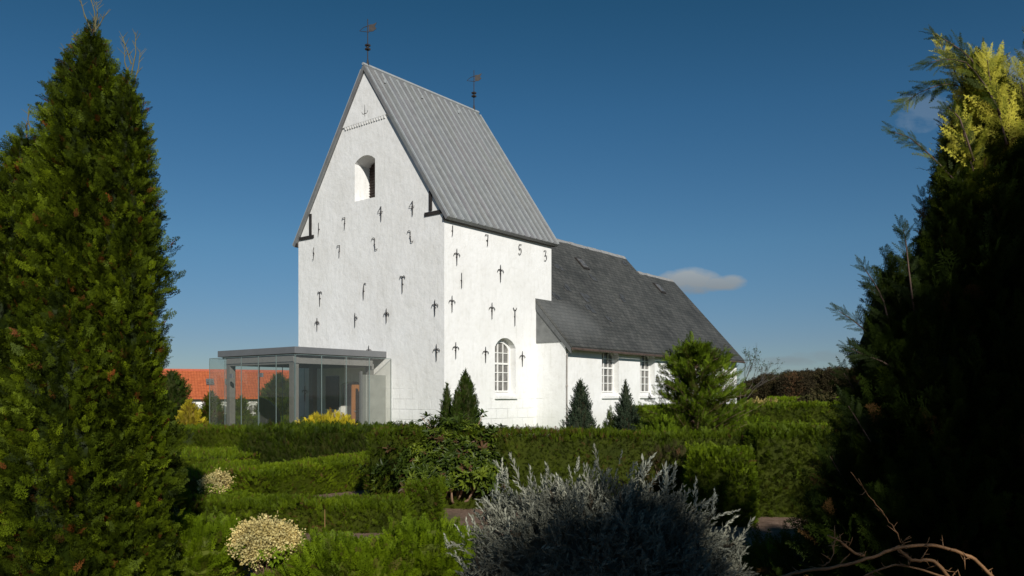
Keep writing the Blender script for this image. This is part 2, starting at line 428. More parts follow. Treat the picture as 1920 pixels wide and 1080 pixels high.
# tint conventions in the ramps: 0 = dead/brown, .15-.85 greens, 1 = fresh tips
G_THUJA = leaf('thuja_foliage', [(0, (.22, .065, .016)), (.07, (.09, .045, .014)), (.16, (.016, .025, .004)), (.45, (.050, .068, .007)), (.7, (.082, .110, .010)), (.92, (.145, .185, .014))])
G_LEY = leaf('leyland_foliage', [(0, (.10, .055, .02)), (.12, (.020, .034, .010)), (.45, (.030, .046, .007)), (.62, (.07, .095, .012)), (.85, (.36, .36, .04)), (1, (.58, .53, .07))], .3)
G_HEDGE = leaf('hedge_foliage', [(0, (.10, .05, .02)), (.10, (.045, .055, .007)), (.5, (.085, .122, .008)), (.9, (.150, .195, .012))])
G_DARK = leaf('yew_foliage', [(0, (.07, .05, .015)), (.15, (.020, .032, .006)), (.6, (.045, .068, .008)), (.9, (.125, .160, .012))])
G_BLUE = leaf('grey_blue_leaf', [(0, (.10, .08, .06)), (.15, (.12, .125, .105)), (.6, (.225, .23, .195)), (1, (.38, .39, .34))], .15, .6)
G_SPRUCE = leaf('bluish_conifer_foliage', [(0, (.06, .05, .03)), (.2, (.026, .044, .026)), (.8, (.075, .108, .066))])
G_CYP = leaf('dark_cypress_foliage', [(0, (.06, .05, .02)), (.2, (.022, .040, .012)), (.8, (.055, .085, .022))])
G_LOOSE = leaf('fresh_conifer_foliage', [(0, (.08, .06, .015)), (.2, (.050, .078, .010)), (.8, (.160, .225, .022))], .3)
G_GOLD = leaf('golden_foliage', [(0, (.16, .09, .02)), (.3, (.28, .24, .02)), (.8, (.62, .50, .03))], .25)
G_RHODO = leaf('leathery_leaf', [(0, (.085, .045, .02)), (.1, (.020, .032, .006)), (.6, (.040, .062, .010)), (1, (.13, .16, .025))], .12, .5, .22)
G_DRY = leaf('dry_flower_petal', [(0, (.16, .11, .05)), (.3, (.55, .43, .16)), (1, (.86, .74, .38))], .3, .8, .1)
G_BROWN = leaf('autumn_wood', [(0, (.032, .026, .016)), (.5, (.050, .038, .020)), (.85, (.046, .046, .018)), (1, (.10, .055, .030))], .1, .9, .05)
G_LIME = leaf('bright_green_bush', [(0, (.10, .09, .02)), (.2, (.08, .12, .008)), (.8, (.165, .225, .012))], .25)

def conifer(name, label, cat, x, y, prof, n, mat_, T=FM, size=.12, tint=(.2, .85), brown=.04, up=.9, lump=.22, seed=1, core=.62,
            z0=0.0, squash=1.0, base_z=0.0, group=None, trunk_r=.05, tips=None, bands=0, lean=(0, 0), flat=0.0):
    """prof: list of (height, radius). Crown of sprays over a lumpy column, plus a trunk."""
    r = np.random.default_rng(seed); hs = np.array([p[0] for p in prof]); rs = np.array([p[1] for p in prof])
    root = thing(name, label, cat, (x, y, base_z), 0, group)
    # sample by area
    zz = np.linspace(hs[0], hs[-1], 400); rr = np.interp(zz, hs, rs)+.02; cdf = np.cumsum(rr); cdf /= cdf[-1]
    z = np.interp(r.random(n), cdf, zz); th = r.uniform(0, 2*np.pi, n)
    R0 = np.interp(z, hs, rs)
    cyl = np.stack([np.cos(th), np.sin(th), z*.9], 1)
    lum = 1+lump*vnoise(cyl, seed, 2.6)+lump*.6*vnoise(cyl, seed+5, 7.0)
    dep = 1-np.abs(r.normal(0, .13, n))
    rad = R0*lum*np.clip(dep, .45, 1.06)
    out = np.stack([np.cos(th), np.sin(th)*squash, np.zeros(n)], 1)
    sz = size*r.uniform(.65, 1.3, n)*(0.55+.45*np.clip(R0/(rs.max()*.4), 0, 1))
    P = out*(rad-sz*.35)[:, None]; P[:, 2] = z-sz*.3
    P[:, 0] += lean[0]*z; P[:, 1] += lean[1]*z
    D = out*r.uniform(.5, 1.15, n)[:, None]+np.array([0, 0, up])+r.normal(0, .28, (n, 3))
    tn = tint[0]+(tint[1]-tint[0])*np.clip(.5+.22*vnoise(cyl, seed+9, 3.5)+r.normal(0, .22, n), 0, 1)
    tn[(r.random(n) < brown*(1.5+1.4*vnoise(cyl, seed+3, 4)))] = 0.0
    parts = [place(T, P, D, sz, tn, r, flat and np.cross(out, [0, 0, 1.]) or None, flat) if False else place(T, P, D, sz, tn, r)]
    if tips is not None: parts.append(tips)
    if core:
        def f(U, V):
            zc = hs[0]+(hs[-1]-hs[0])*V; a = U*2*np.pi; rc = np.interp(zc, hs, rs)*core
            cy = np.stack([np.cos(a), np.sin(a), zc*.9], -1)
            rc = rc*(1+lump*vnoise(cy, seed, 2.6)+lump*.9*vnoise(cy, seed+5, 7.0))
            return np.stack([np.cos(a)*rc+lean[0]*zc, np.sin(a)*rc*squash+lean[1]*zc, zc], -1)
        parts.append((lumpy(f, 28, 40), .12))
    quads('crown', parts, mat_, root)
    t = MB(); H = hs[-1]*.92
    t.tube([(lean[0]*h*H, lean[1]*h*H, h*H-.05*(h == 0)) for h in (0, .3, .6, 1)], [trunk_r, trunk_r*.8, trunk_r*.5, .006], 8)
    t.build('trunk', BARK, root, True)
    return root

def hedge(name, label, p0, p1, width, h, n, mat_=G_HEDGE, size=.07, T=FS, tint=(.2, .8), brown=.05, seed=1, topup=.6, rnd=.06, z=0.0,
          shag=0.0, cat='hedge', h1=None, dome=0.0):
    """clipped hedge from p0 to p1 (centre line)"""
    r = np.random.default_rng(seed); p0 = np.array(p0, float); p1 = np.array(p1, float); d = p1-p0; Ln = np.linalg.norm(d); d /= Ln
    nrm = np.array([d[1], -d[0]]); h1 = h if h1 is None else h1
    areas = np.array([Ln*h, Ln*h*.5, Ln*width*1.5, width*h, width*h]); areas /= areas.sum()
    side = r.choice(5, n, p=areas); a = r.random(n); b = r.random(n)
    s = np.where(side < 3, a*Ln, np.where(side == 3, 0, Ln)); t = np.where(side == 0, .5, np.where(side == 1, -.5, a-.5))
    t = np.where(side == 2, b-.5, t); hh = np.where(side == 2, 1, b)
    s = np.where(side == 2, a*Ln, s)
    def shape(s, t, k):
        H = h+(h1-h)*s/Ln
        e = np.minimum(s, Ln-s)
        H = H*(1-dome*np.clip(1-e/(Ln*.5), 0, 1)**2)
        x = p0[0]+d[0]*s+nrm[0]*t*width; y = p0[1]+d[1]*s+nrm[1]*t*width
        return np.stack([x, y, k*H+z], -1)
    P = shape(s, t, hh)
    N_ = np.zeros((n, 3)); N_[side == 0, :2] = nrm; N_[side == 1, :2] = -nrm; N_[side == 2, 2] = 1; N_[side == 3, :2] = -d; N_[side == 4, :2] = d
    # round the arrises
    edge = np.clip((hh*h-(h-.12))/.12, 0, 1)
    P[:, :2] -= (N_[:, :2]*(edge**2*rnd)[:, None])
    te = np.clip((np.abs(t)-.36)/.14, 0, 1)*(side == 2); P[:, 2] -= te**2*rnd
    P += N_*(vnoise(P*1.0, seed, 2.2)*.035+vnoise(P, seed+4, 8)*.02-np.abs(r.normal(0, .022, n)))[:, None]
    D = N_+np.array([0, 0, topup])*np.where(side == 2, .4, 1)[:, None]+r.normal(0, .42, (n, 3))
    sz = size*r.uniform(.6, 1.35, n)
    lng = (side == 2) & (r.random(n) < .25); sz = sz*np.where(lng, 1+shag, 1)
    tn = tint[0]+(tint[1]-tint[0])*np.clip(.5+.25*vnoise(P, seed+9, 2.0)+r.normal(0, .22, n)+.12*(side == 2), 0, 1)
    tn[r.random(n) < brown*(1+1.6*vnoise(P, seed+2, 1.6))] = 0
    parts = [place(T, P-D*(sz*.3)[:, None], D, sz, tn, r)]
    ins = .06
    def core_face(sd):
        def f(U, V):
            if sd == 0: q = shape(U*Ln, .5+0*U, V)
            elif sd == 1: q = shape(U*Ln, -.5+0*U, V)
            elif sd == 2: q = shape(U*Ln, V-.5, 1+0*U)
            elif sd == 3: q = shape(0*U, V-.5, U)
            else: q = shape(Ln+0*U, V-.5, U)
            mid = np.stack([p0[0]+d[0]*Ln/2+0*U, p0[1]+d[1]*Ln/2+0*U, 0*U], -1)
            c = (q[..., :2]-mid[..., :2])
            al = c @ d; ac = c @ nrm
            al = np.clip(al, -Ln/2+ins, Ln/2-ins); ac = np.clip(ac, -width/2+ins, width/2-ins)
            xy = mid[..., :2]+al[..., None]*d+ac[..., None]*nrm
            return np.concatenate([xy, (q[..., 2]-ins*(V if sd < 2 else (1 if sd == 2 else U)))[..., None]], -1)
        return lumpy(f, 10, 4)
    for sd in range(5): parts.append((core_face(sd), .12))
    mid = (p0+p1)/2
    o = quads(name, parts, mat_, None, (mid[0], mid[1], z)); o.location = (mid[0], mid[1], z)
    return tag(o, label, cat, 'clipped hedges around the grave plots' if cat == 'hedge' else 'clipped bushes between the hedges')

def shrub(name, label, cat, x, y, rx, ry, h, n, mat_, T, size, tint=(.2, .85), brown=.03, seed=1, up=.7, core=.7, z=0.0, lump=.15, stems=5,
          lo=.0, deep=.12, outw=1.0, dj=.3, stem_mat=None, extra=None, group=None):
    """rounded shrub: dome of sprays + stems"""
    r = np.random.default_rng(seed); root = thing(name, label, cat, (x, y, z), 0, group)
    th = r.uniform(0, 2*np.pi, n); ph = np.arcsin(r.uniform(-.35+lo, 1, n))
    o3 = np.stack([np.cos(th)*np.cos(ph), np.sin(th)*np.cos(ph), np.sin(ph)], 1)
    k = 1+lump*vnoise(o3, seed, 2.2)+lump*.6*vnoise(o3, seed+2, 6)
    k = k*np.clip(1-np.abs(r.normal(0, deep, n)), .3, 1)
    c = np.array([0, 0, h*.38]); ax = np.array([rx, ry, h*.62])
    P = c+o3*ax*k[:, None]; P[:, 2] = np.maximum(P[:, 2], .02)
    D = o3*outw+np.array([0, 0, up])+r.normal(0, dj, (n, 3)); sz = size*r.uniform(.6, 1.3, n)
    tn = tint[0]+(tint[1]-tint[0])*np.clip(.5+.25*vnoise(o3, seed+9, 3)+r.normal(0, .2, n), 0, 1); tn[r.random(n) < brown] = 0
    parts = [place(T, P-unit(D)*(sz*.55)[:, None], D, sz, tn, r)]
    if extra is not None: parts.append(extra)
    if core:
        def f(U, V):
            a = U*2*np.pi; b = (V-.25)/.75*np.pi/2; b = np.clip(b, -.4, np.pi/2)
            q = np.stack([np.cos(a)*np.cos(b), np.sin(a)*np.cos(b), np.sin(b)], -1)
            kk = core*(1+lump*vnoise(q, seed, 2.2)+lump*vnoise(q, seed+2, 6))
            return c+q*ax*kk[..., None]
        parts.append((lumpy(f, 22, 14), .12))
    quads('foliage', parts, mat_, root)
    if stems:
        t = MB()
        for i in range(stems):
            a = r.uniform(0, 6.28); q = np.array([math.cos(a)*rx*.55, math.sin(a)*ry*.55, h*r.uniform(.45, .7)])
            t.tube([(0.03*math.cos(a), .03*math.sin(a), -.03), q*.45+r.normal(0, .02, 3), q], [.014, .010, .004], 5)
        t.build('stem', stem_mat or BARK, root, True)
    return root

# ================================================================== SETTING
def sstep(a, b, x):
    t = np.clip((x-a)/(b-a), 0, 1); return t*t*(3-2*t)
def ground_h(x, y):
    v = -2.6*sstep(36, 60, y)*(1-sstep(0, 14, x-.12*(y-40)))
    hill = 5.0*sstep(60, 125, x)*sstep(170, 260, y)
    return v+hill
def build_ground():
    xs = np.concatenate([np.linspace(-1500, -120, 14), np.linspace(-100, 160, 66), np.linspace(200, 1500, 14)])
    ys = np.concatenate([np.linspace(-300, -20, 8), np.linspace(-10, 90, 51), np.linspace(100, 400, 31), np.linspace(500, 2600, 12)])
    X, Y = np.meshgrid(xs, ys, indexing='ij'); Z = ground_h(X, Y)
    V = np.stack([X, Y, Z], -1).reshape(-1, 3); nx, ny = X.shape
    f = [(i*ny+j, (i+1)*ny+j, (i+1)*ny+j+1, i*ny+j+1) for i in range(nx-1) for j in range(ny-1)]
    me = bpy.data.meshes.new('ground'); me.from_pydata(V.tolist(), [], f); me.materials.append(GROUND)
    me.polygons.foreach_set('use_smooth', [True]*len(f))
    o = bpy.data.objects.new('ground', me); COL.objects.link(o); tag(o, kind='structure')
build_ground()

# ================================================================== CHURCH
CD = 27.0
C0 = Vector(((833-CX)/F*CD, CD, 0)); ANG = math.atan2(1500, 1190)
d1 = Vector((math.cos(ANG), math.sin(ANG), 0)); d2 = Vector((-d1.y, d1.x, 0))
TW, TL, EAVE, APEX = 7.97, 6.2, 7.66, 13.50            # tower width (v), length (u), eave and gable heights
church = thing('church', 'white washed village church with steep grey metal tower roof and lower dark slate nave', 'church', C0, ANG)
def ray_local(px, py):
    d = Vector(((px-CX)/F, 1, (HY-py)/F)); o = Vector((0, 0, EYE))-C0
    return Vector((o.dot(d1), o.dot(d2), o.z)), Vector((d.dot(d1), d.dot(d2), d.z))
def on_u(px, py, u=0.0):
    o, d = ray_local(px, py); t = (u-o.x)/d.x; p = o+d*t; return p.y, p.z
def on_v(px, py, v=0.0):
    o, d = ray_local(px, py); t = (v-o.y)/d.y; p = o+d*t; return p.x, p.z

def arch(s0, s1, zb, zt, rise, n=10):
    w_ = (s1-s0)/2; c = (s0+s1)/2
    Rr = (w_*w_+rise*rise)/(2*rise); zc = zt-Rr; a0 = math.asin(min(1, w_/Rr))
    pts = [(s0, zb), (s1, zb)]
    for i in range(n+1):
        a = a0-2*a0*i/n; pts.append((c+Rr*math.sin(a), zc+Rr*math.cos(a)))
    return pts
def holed_wall(mb, outline, holes, mp, depths, flip=False):
    """outline/holes in (s,z); mp(s,z,d)"""
    polys = [[Vector((s, z, 0)) for s, z in outline]]+[[Vector((s, z, 0)) for s, z in h[::-1]] for h in holes]
    flatp = [p for q in polys for p in q]
    for tri in tessellate_polygon(polys):
        mb.face([mp(flatp[i].x, flatp[i].y, 0) for i in tri])
    for h, dp in zip(holes, depths):
        n = len(h)
        for i in range(n):
            a, b = h[i], h[(i+1) % n]
            mb.face([mp(*a, 0), mp(*b, 0), mp(*b, dp), mp(*a, dp)])
mW = lambda s, z, d: (d, s, z)                 # west gable plane u=0
def mS(v0): return lambda s, z, d: (s, v0+d, z)  # a south wall plane v=v0

# --- tower walls
tw = MB()
gable = [(0, -.3), (TW, -.3), (TW, EAVE), (TW/2, APEX), (0, EAVE)]
bell = arch(3.45, 4.57, 8.80, 10.42, .22)
porch_door = arch(4.15, 5.35, 0.0, 2.1, .12)
holed_wall(tw, gable, [bell, porch_door], mW, [.80, .5])
win_t = arch(2.68, 3.90, 1.52, 3.70, .36)
holed_wall(tw, [(0, -.3), (TL, -.3), (TL, EAVE), (0, EAVE)], [win_t], mS(0), [.30])
tw.face([(TL, 0, -.3), (TL, TW, -.3), (TL, TW, EAVE), (TL, TW/2, APEX), (TL, 0, EAVE)])
tw.face([(0, TW, -.3), (0, TW, EAVE), (TL, TW, EAVE), (TL, TW, -.3)])
# upper gable field stands a little proud above the dentil course
zf = 11.66; k = (APEX-zf)/(APEX-EAVE)*TW/2
tw.prism([(TW/2-k+.03, zf), (TW/2+k-.03, zf), (TW/2, APEX-.06)], lambda s, z: (-.05, s, z), lambda s, z: (.02, s, z))
n = 17
for i in range(n):
    s = TW/2-k+.12+(2*k-.24)*(i+.5)/n
    tw.prism([(s-.055, zf), (s+.055, zf), (s+.02, zf-.10), (s-.02, zf-.10)], lambda a, b: (-.045, a, b), lambda a, b: (.01, a, b))
tw.build('tower_wall', WHITE, church)
# --- tower roof
slope = math.atan2(APEX-EAVE, TW/2)
rt = .13; U0, U1 = -.10, TL+.16
def roof_tower():
    m = MB(); nx, nz = math.sin(slope), math.cos(slope); ov = .22
    for sgn in (-1, 1):
        # eave foot (kicked out slightly) and ridge
        def P(t, off):   # t=0 eave foot .. 1 ridge
            vv = (TW/2+ov*math.cos(slope))*(1-t); zz = (APEX-(TW/2+ov*math.cos(slope))*math.tan(slope)*(1-t))
            return (TW/2+sgn*(vv+nx*off), zz+nz*off)
        a, b, c, d = P(0, .03), P(1, .03), P(1, .03+rt), P(0, .03+rt)
        b = (TW/2, b[1]+.03); c = (TW/2, APEX+.03+rt/ math.cos(slope)+.0)
        m.prism([a, b, c, d], lambda s, z: (U0, s, z), lambda s, z: (U1, s, z))
    o = m.build('tower_roof', ZINC, church)
    s_ = MB(); n = 17
    for sgn in (-1, 1):
        for i in range(n+1):
            u = U0+.04+(U1-U0-.08)*i/n
            L0 = TW/2+ov*math.cos(slope)
            def Q(t, off, du):
                return (u+du, TW/2+sgn*(L0*(1-t)+nx*off), APEX-L0*math.tan(slope)*(1-t)+nz*off)
            base = .03+rt; hh = .05; wd = .022
            pts = [Q(0, base, -wd), Q(0, base, wd), Q(1, base, wd), Q(1, base, -wd), Q(0, base+hh, -wd), Q(0, base+hh, wd), Q(1, base+hh, wd), Q(1, base+hh, -wd)]
            for q in ((0,1,2,3),(4,5,6,7),(0,1,5,4),(1,2,6,5),(2,3,7,6),(3,0,4,7)): s_.face([pts[i_] for i_ in q])
            # cross welts, staggered
            if i < n:
                u2 = U0+.04+(U1-U0-.08)*(i+1)/n
                for kx in range(0):
                    t = .25+.36*kx+(.17 if i % 2 else 0)+random.Random(i*7+kx).uniform(-.03, .03)
                    if t > .96: continue
                    def Q2(uu, t, off): return (uu, TW/2+sgn*(L0*(1-t)+nx*off), APEX-L0*math.tan(slope)*(1-t)+nz*off)
                    s_.face([Q2(u+wd, t, base+.006), Q2(u2-wd, t, base+.006), Q2(u2-wd, t+.006, base+.006), Q2(u+wd, t+.006, base+.006)])
    s_.build('standing_seam', SEAM, o)
    r_ = MB(); zt = APEX+.03+rt/math.cos(slope)
    r_.tube([(U0-.02, TW/2, zt), (U1+.02, TW/2, zt)], .055, 8)
    r_.build('ridge_cap', SEAM, o)
    # small snow hooks near the ridge
    for u in (.55, 2.5, 4.6):
        hk = MB()
        L0 = TW/2+ov*math.cos(slope); t = .93
        hk.box((u-.04, TW/2-(L0*(1-t)+nx*.17)-.05, APEX-L0*math.tan(slope)*(1-t)+nz*.17-.03), (u+.04, TW/2-(L0*(1-t)+nx*.17)-.01, APEX-L0*math.tan(slope)*(1-t)+nz*.17+.09))
        hk.build('roof_hook', SEAM, o)
    so = MB()
    for sgn in (-1, 1):
        y0 = TW/2+sgn*(TW/2-.0); y1 = TW/2+sgn*(TW/2+.12)
        so.box((U0+.03, min(y0, y1), EAVE-.17), (U1-.03, max(y0, y1), EAVE-.02))
    so.build('eave_board', TAR, church)
roof_tower()
# tarred timbers at the gable feet
for nm, a, b in (('gable_post', (.56, 7.90), (.68, 8.58)), ('gable_post', (7.12, 7.88), (7.24, 8.70)), ('gable_beam', (.10, 7.74), (.90, 7.86)), ('gable_beam', (6.98, 7.74), (7.86, 7.86))):
    m = MB(); m.box((-.045, a[0], a[1]), (.02, b[0], b[1])); m.build(nm, TAR, church)
m = MB(); m.box((-.055, -.10, EAVE-.10), (.0, .02, EAVE+.08)); m.build('gable_beam', TAR, church)
# bell louvre
lv = MB()
lv.box((.74, 3.45, 8.8), (.77, 4.57, 10.42))
for i in range(15):
    z = 8.84+i*.105
    lv.prism([(0, z), (.10, z-.035), (.10, z-.02), (0, z+.015)], lambda a, b: (.74-a*.5, 3.46, b), lambda a, b: (.74-a*.5, 4.56, b))
lv.build('bell_louvre', LOUVRE, church)
# church door inside the porch
dd = MB(); dd.box((.30, 4.15, 0), (.36, 5.35, 2.1)); dd.build('inner_doorway', DARK, church)
dd = MB(); dd.box((-.55, 4.06, .05), (-.03, 4.12, 1.98)); dd.box((-.50, 4.045, .2), (-.1, 4.06, .9)); dd.box((-.50, 4.045, 1.05), (-.1, 4.06, 1.8))
dr = dd.build('door', DOORW, church)
dh = MB(); dh.tube([(-.47, 4.04, 1.0), (-.47, 4.00, 1.0), (-.36, 4.00, 1.0)], .012, 6); dh.build('handle', SEAM, dr)

def church_window(parent, s0, s1, zb, zt, rise, mp, depth, cols=3):
    """frame, panes and sill of an arched window in a recess"""
    fr = MB(); fw = .055; z0 = zb+.18; s0 += .09; s1 -= .09; zt -= .12; rise *= .82
    d0, d1_ = depth-.07, depth-.005
    o_ = arch(s0, s1, z0, zt, rise); i_ = arch(s0+fw, s1-fw, z0+fw, zt-fw, rise*.92)
    n = len(o_)
    for i in range(n):
        j = (i+1) % n
        for A, B in ((d0, d1_),):
            fr.face([mp(*o_[i], d0), mp(*o_[j], d0), mp(*i_[j], d0), mp(*i_[i], d0)])
            fr.face([mp(*i_[i], d0), mp(*i_[j], d0), mp(*i_[j], d1_), mp(*i_[i], d1_)])
            fr.face([mp(*o_[i], d0), mp(*o_[j], d0), mp(*o_[j], d1_), mp(*o_[i], d1_)])
    # infill of the wall around the frame
    wl = MB(); O2 = arch(s0-.11, s1+.11, zb-.01, zt+.14, rise/.82+.02)
    for i in range(n):
        j = (i+1) % n
        wl.face([mp(*O2[i], d1_-.01), mp(*O2[j], d1_-.01), mp(*o_[j], d1_-.01), mp(*o_[i], d1_-.01)])
    W_ = fr.build('window', FRAME, parent)
    wl.build('reveal', WHITE, W_)
    br = MB(); Hh = zt-z0; zm = z0+Hh*.56
    Rr = (((s1-s0)/2)**2+rise*rise)/(2*rise)
    top = lambda s: zt-Rr+math.sqrt(max(0, Rr*Rr-(s-(s0+s1)/2)**2))-fw
    br.box((s0+fw, zm-.035, d0+.004), (s1-fw, zm+.035, d1_-.02), mp=lambda s, z, d: mp(s, z, d))
    for i in range(1, cols):
        s = s0+fw+(s1-s0-2*fw)*i/cols; w_ = .026 if i == 1 else .016
        br.box((s-w_, z0+fw, d0+.008), (s+w_, zm-.035, d1_-.02), mp=mp); br.box((s-w_, zm+.035, d0+.008), (s+w_, top(s)+.01, d1_-.02), mp=mp)
    for zz in (z0+fw+(zm-z0-fw)/3, z0+fw+2*(zm-z0-fw)/3, zm+(zt-zm)*.48):
        br.box((s0+fw, zz-.014, d0+.012), (s1-fw, zz+.014, d1_-.02), mp=mp)
    br.build('glazing_bar', FRAME, W_)
    g = MB(); ii = arch(s0+fw*.5, s1-fw*.5, z0+fw*.5, zt-fw*.5, rise*.95)
    g.face([mp(*p, d1_-.012) for p in ii]); g.build('pane', PANE, W_)
    s = MB(); s.prism([(.0, zb-.075), (.0, zb+.0), (-.09, zb-.02), (-.09, zb-.075)], lambda a, b: mp(s0-.12, b, a), lambda a, b: mp(s1+.12, b, a))
    s.build('sill', WHITE, W_)
    # sloping inner sill
    s = MB(); s.face([mp(s0-.10, zb+.002, -.002), mp(s1+.10, zb+.002, -.002), mp(s1+.10, z0, d1_-.006), mp(s0-.10, z0, d1_-.006)])
    s.build('inner_sill', WHITE, W_)
    return W_
church_window(church, 2.68, 3.90, 1.52, 3.70, .36, mS(0), .30)

# --- nave and choir
NV = -1.36; RS = 1.10; ZE = 3.62           # south wall plane, roof slope, wall-plate height
NU0, NU1, CU1 = 5.21, 17.4, 21.45
vr1 = 3.30; vr2 = 2.52
zr = lambda v: ZE+.10+RS*(v-NV)
Z1, Z2 = zr(vr1), zr(vr2)
nv = MB()
WN = [(7.80, 9.12), (10.90, 12.22), (14.05, 15.37)]
holes = [arch(a, b, 1.52, 3.60, .34) for a, b in WN]
holed_wall(nv, [(NU0, -.3), (CU1-.12, -.3), (CU1-.12, ZE), (NU0, ZE)], holes, mS(NV), [.28]*3)
nb1 = 2*vr1-NV; nb2 = 2*vr2-NV
nv.face([(NU0, NV, -.3), (NU0, NV, ZE), (NU0, 0.05, ZE), (NU0, 0.05, -.3)])
nv.face([(NU0, TW-.05, -.3), (NU0, TW-.05, ZE), (NU0, nb1, ZE), (NU0, nb1, -.3)])
nv.face([(CU1-.12, NV, -.3), (CU1-.12, nb2, -.3), (CU1-.12, nb2, ZE), (CU1-.12, vr2, Z2-.1), (CU1-.12, NV, ZE)])
nv.face([(NU1, nb2, -.3), (NU1, nb1, -.3), (NU1, nb1, ZE), (NU1, vr1, Z1-.1), (NU1, NV+.02, ZE)])
nv.face([(NU0, nb1, -.3), (NU1, nb1, -.3), (NU1, nb1, ZE), (NU0, nb1, ZE)])
nv.face([(NU1, nb2, -.3), (CU1-.12, nb2, -.3), (CU1-.12, nb2, ZE), (NU1, nb2, ZE)])
nv.build('nave_wall', WHITE, church)
for a, b in WN: church_window(church, a, b, 1.52, 3.60, .34, mS(NV), .28)
# slate-hung west gable shoulders of the nave
sg = MB()
sg.prism([(NV-.02, ZE-.02), (.0, ZE-.02), (.0, zr(0)-.03), (NV-.02, zr(NV)-.06)], lambda a, b: (NU0-.03, a, b), lambda a, b: (NU0+.05, a, b))
sg.build('slate_gable', simple('gable_slate', (.15, .155, .15), .7, 0, .25, 2.5, .3, .5), church)
sg = MB(); q = .20
sg.prism([(NV-.30, zr(NV-.30)-.02), (.0, zr(0)-.02), (.0, zr(0)-.02-q*1.4), (NV-.30, zr(NV-.30)-.02-q*1.1)], lambda a, b: (NU0-.075, a, b), lambda a, b: (NU0-.03, a, b))
sg.build('verge_board', simple('verge_lead', (.10, .105, .105), .6, .1, .15), church)
rf = MB(); e = .34; th = .09
def slopeS(u0, u1, va, vb):  # sheet on the south plane
    rf.prism([(va, zr(va)), (vb, zr(vb)), (vb, zr(vb)+th*1.35), (va-.03, zr(va)+th*1.0)], lambda a, b: (u0, a, b), lambda a, b: (u1, a, b))
def slopeN(u0, u1, vr, Zr, vend):
    rf.prism([(vr+.001, Zr), (vend, Zr-RS*(vend-vr)), (vend, Zr-RS*(vend-vr)+th*1.35), (vr+.001, Zr+th*1.35)], lambda a, b: (u0, a, b), lambda a, b: (u1, a, b))
slopeS(NU0-.08, TL, NV-e, .0-.002)                 # strip beside the tower
slopeS(TL, NU1+.1, NV-e, vr1)
slopeS(NU1+.1, CU1+.05, NV-e, vr2)
slopeN(TL, NU1+.1, vr1, Z1, nb1+.3); slopeN(NU1+.1, CU1+.05, vr2, Z2, nb2+.3)
nr = rf.build('nave_roof', SLATE, church)
for u0, u1, v_, z_ in ((TL, NU1+.12, vr1, Z1), (NU1+.14, CU1+.07, vr2, Z2)):
    kk = int((u1-u0)/.4); rc = MB()
    for i in range(kk):
        a = u0+(u1-u0)*i/kk; b = u0+(u1-u0)*(i+1)/kk-.01
        j = random.Random(i).uniform(-.012, .012)
        rc.prism([(v_-.14, z_-.03+j), (v_, z_+.145+j), (v_+.14, z_-.03+j)], lambda s, z: (a, s, z), lambda s, z: (b, s, z))
    rc.build('ridge_tile', MORTAR, nr)
def on_roof(px, py):
    o, d = ray_local(px, py); # z = ZE+.10+RS*(v-NV)+th*1.2
    k0 = ZE+.10+th*1.3; t = (k0+RS*(o.y-NV)-o.z)/(d.z-RS*d.y); return o+d*t
for px, py in ((1091, 495), (1236, 541)):
    p = on_roof(px, py); m = MB(); a = .22
    for (da, db, off, mi) in ((.26, .26, .05, 0), (.19, .19, .075, 1)):
        pts = []
        for (su, sv) in ((-1, -1), (1, -1), (1, 1), (-1, 1)):
            pts.append((p.x+su*da, p.y+sv*db, p.z+RS*sv*db))
        tp = [(x, y-off*.74, z+off*.67) for x, y, z in pts]
        m.face(tp, mi)
        for i in range(4): m.face([pts[i], pts[(i+1) % 4], tp[(i+1) % 4], tp[i]], mi)
    m.build('skylight', [TAR, PANE], nr)
# missing / displaced dark slates
rr_ = random.Random(4); NEWS = simple('new_slate', (.062, .064, .064), .5, 0, .3)
for px, py, w_ in ((1045, 555, .3), (1060, 540, .25), (1100, 560, .3), (1105, 580, .35), (1108, 520, .2), (1165, 560, .3), (1170, 495, .3), (1045, 500, .25), (1145, 600, .2)):
    p = on_roof(px, py)
    for k_ in range(3):
        x = p.x+rr_.uniform(-.25, .25); y = p.y+rr_.uniform(-.12, .12); z = ZE+.10+th*1.35+RS*(y-NV); a = w_*.45; b = .09
        m = MB(); m.prism([(x-a, -b), (x+a, -b), (x+a, b), (x-a, b)], lambda s, t: (s, y+t, z+RS*t+.012), lambda s, t: (s, y+t-.01, z+RS*t+.035))
        m.build('patched_slate', NEWS, nr)
# eave board + downpipe
m = MB(); m.box((NU0-.06, NV-.10, ZE-.16), (CU1, NV-.003, ZE-.03)); m.build('eave_board', TAR, church)
m = MB(); zg = zr(NV-e)-.02; m.tube([(NU0-.08, NV-e-.04, zg), (9.0, NV-e-.04, zg-.02), (CU1, NV-e-.04, zg)], .05, 8); m.build('gutter', simple('dull_copper', (.11, .075, .06), .5, .3, .3), church)
m = MB(); m.tube([(NU0+.12, NV-e, zg-.03), (NU0+.1, NV-.2, ZE-.35), (NU0+.02, NV-.06, ZE-.5), (NU0+.02, NV-.06, 2.0), (NU0+.02, NV-.06, .05)], .026, 8)
m.tube([(NU0+.02, NV-.06, 1.9), (NU0+.02, NV-.06, 1.97)], .04, 8); m.build('downpipe', SHEEN, church)

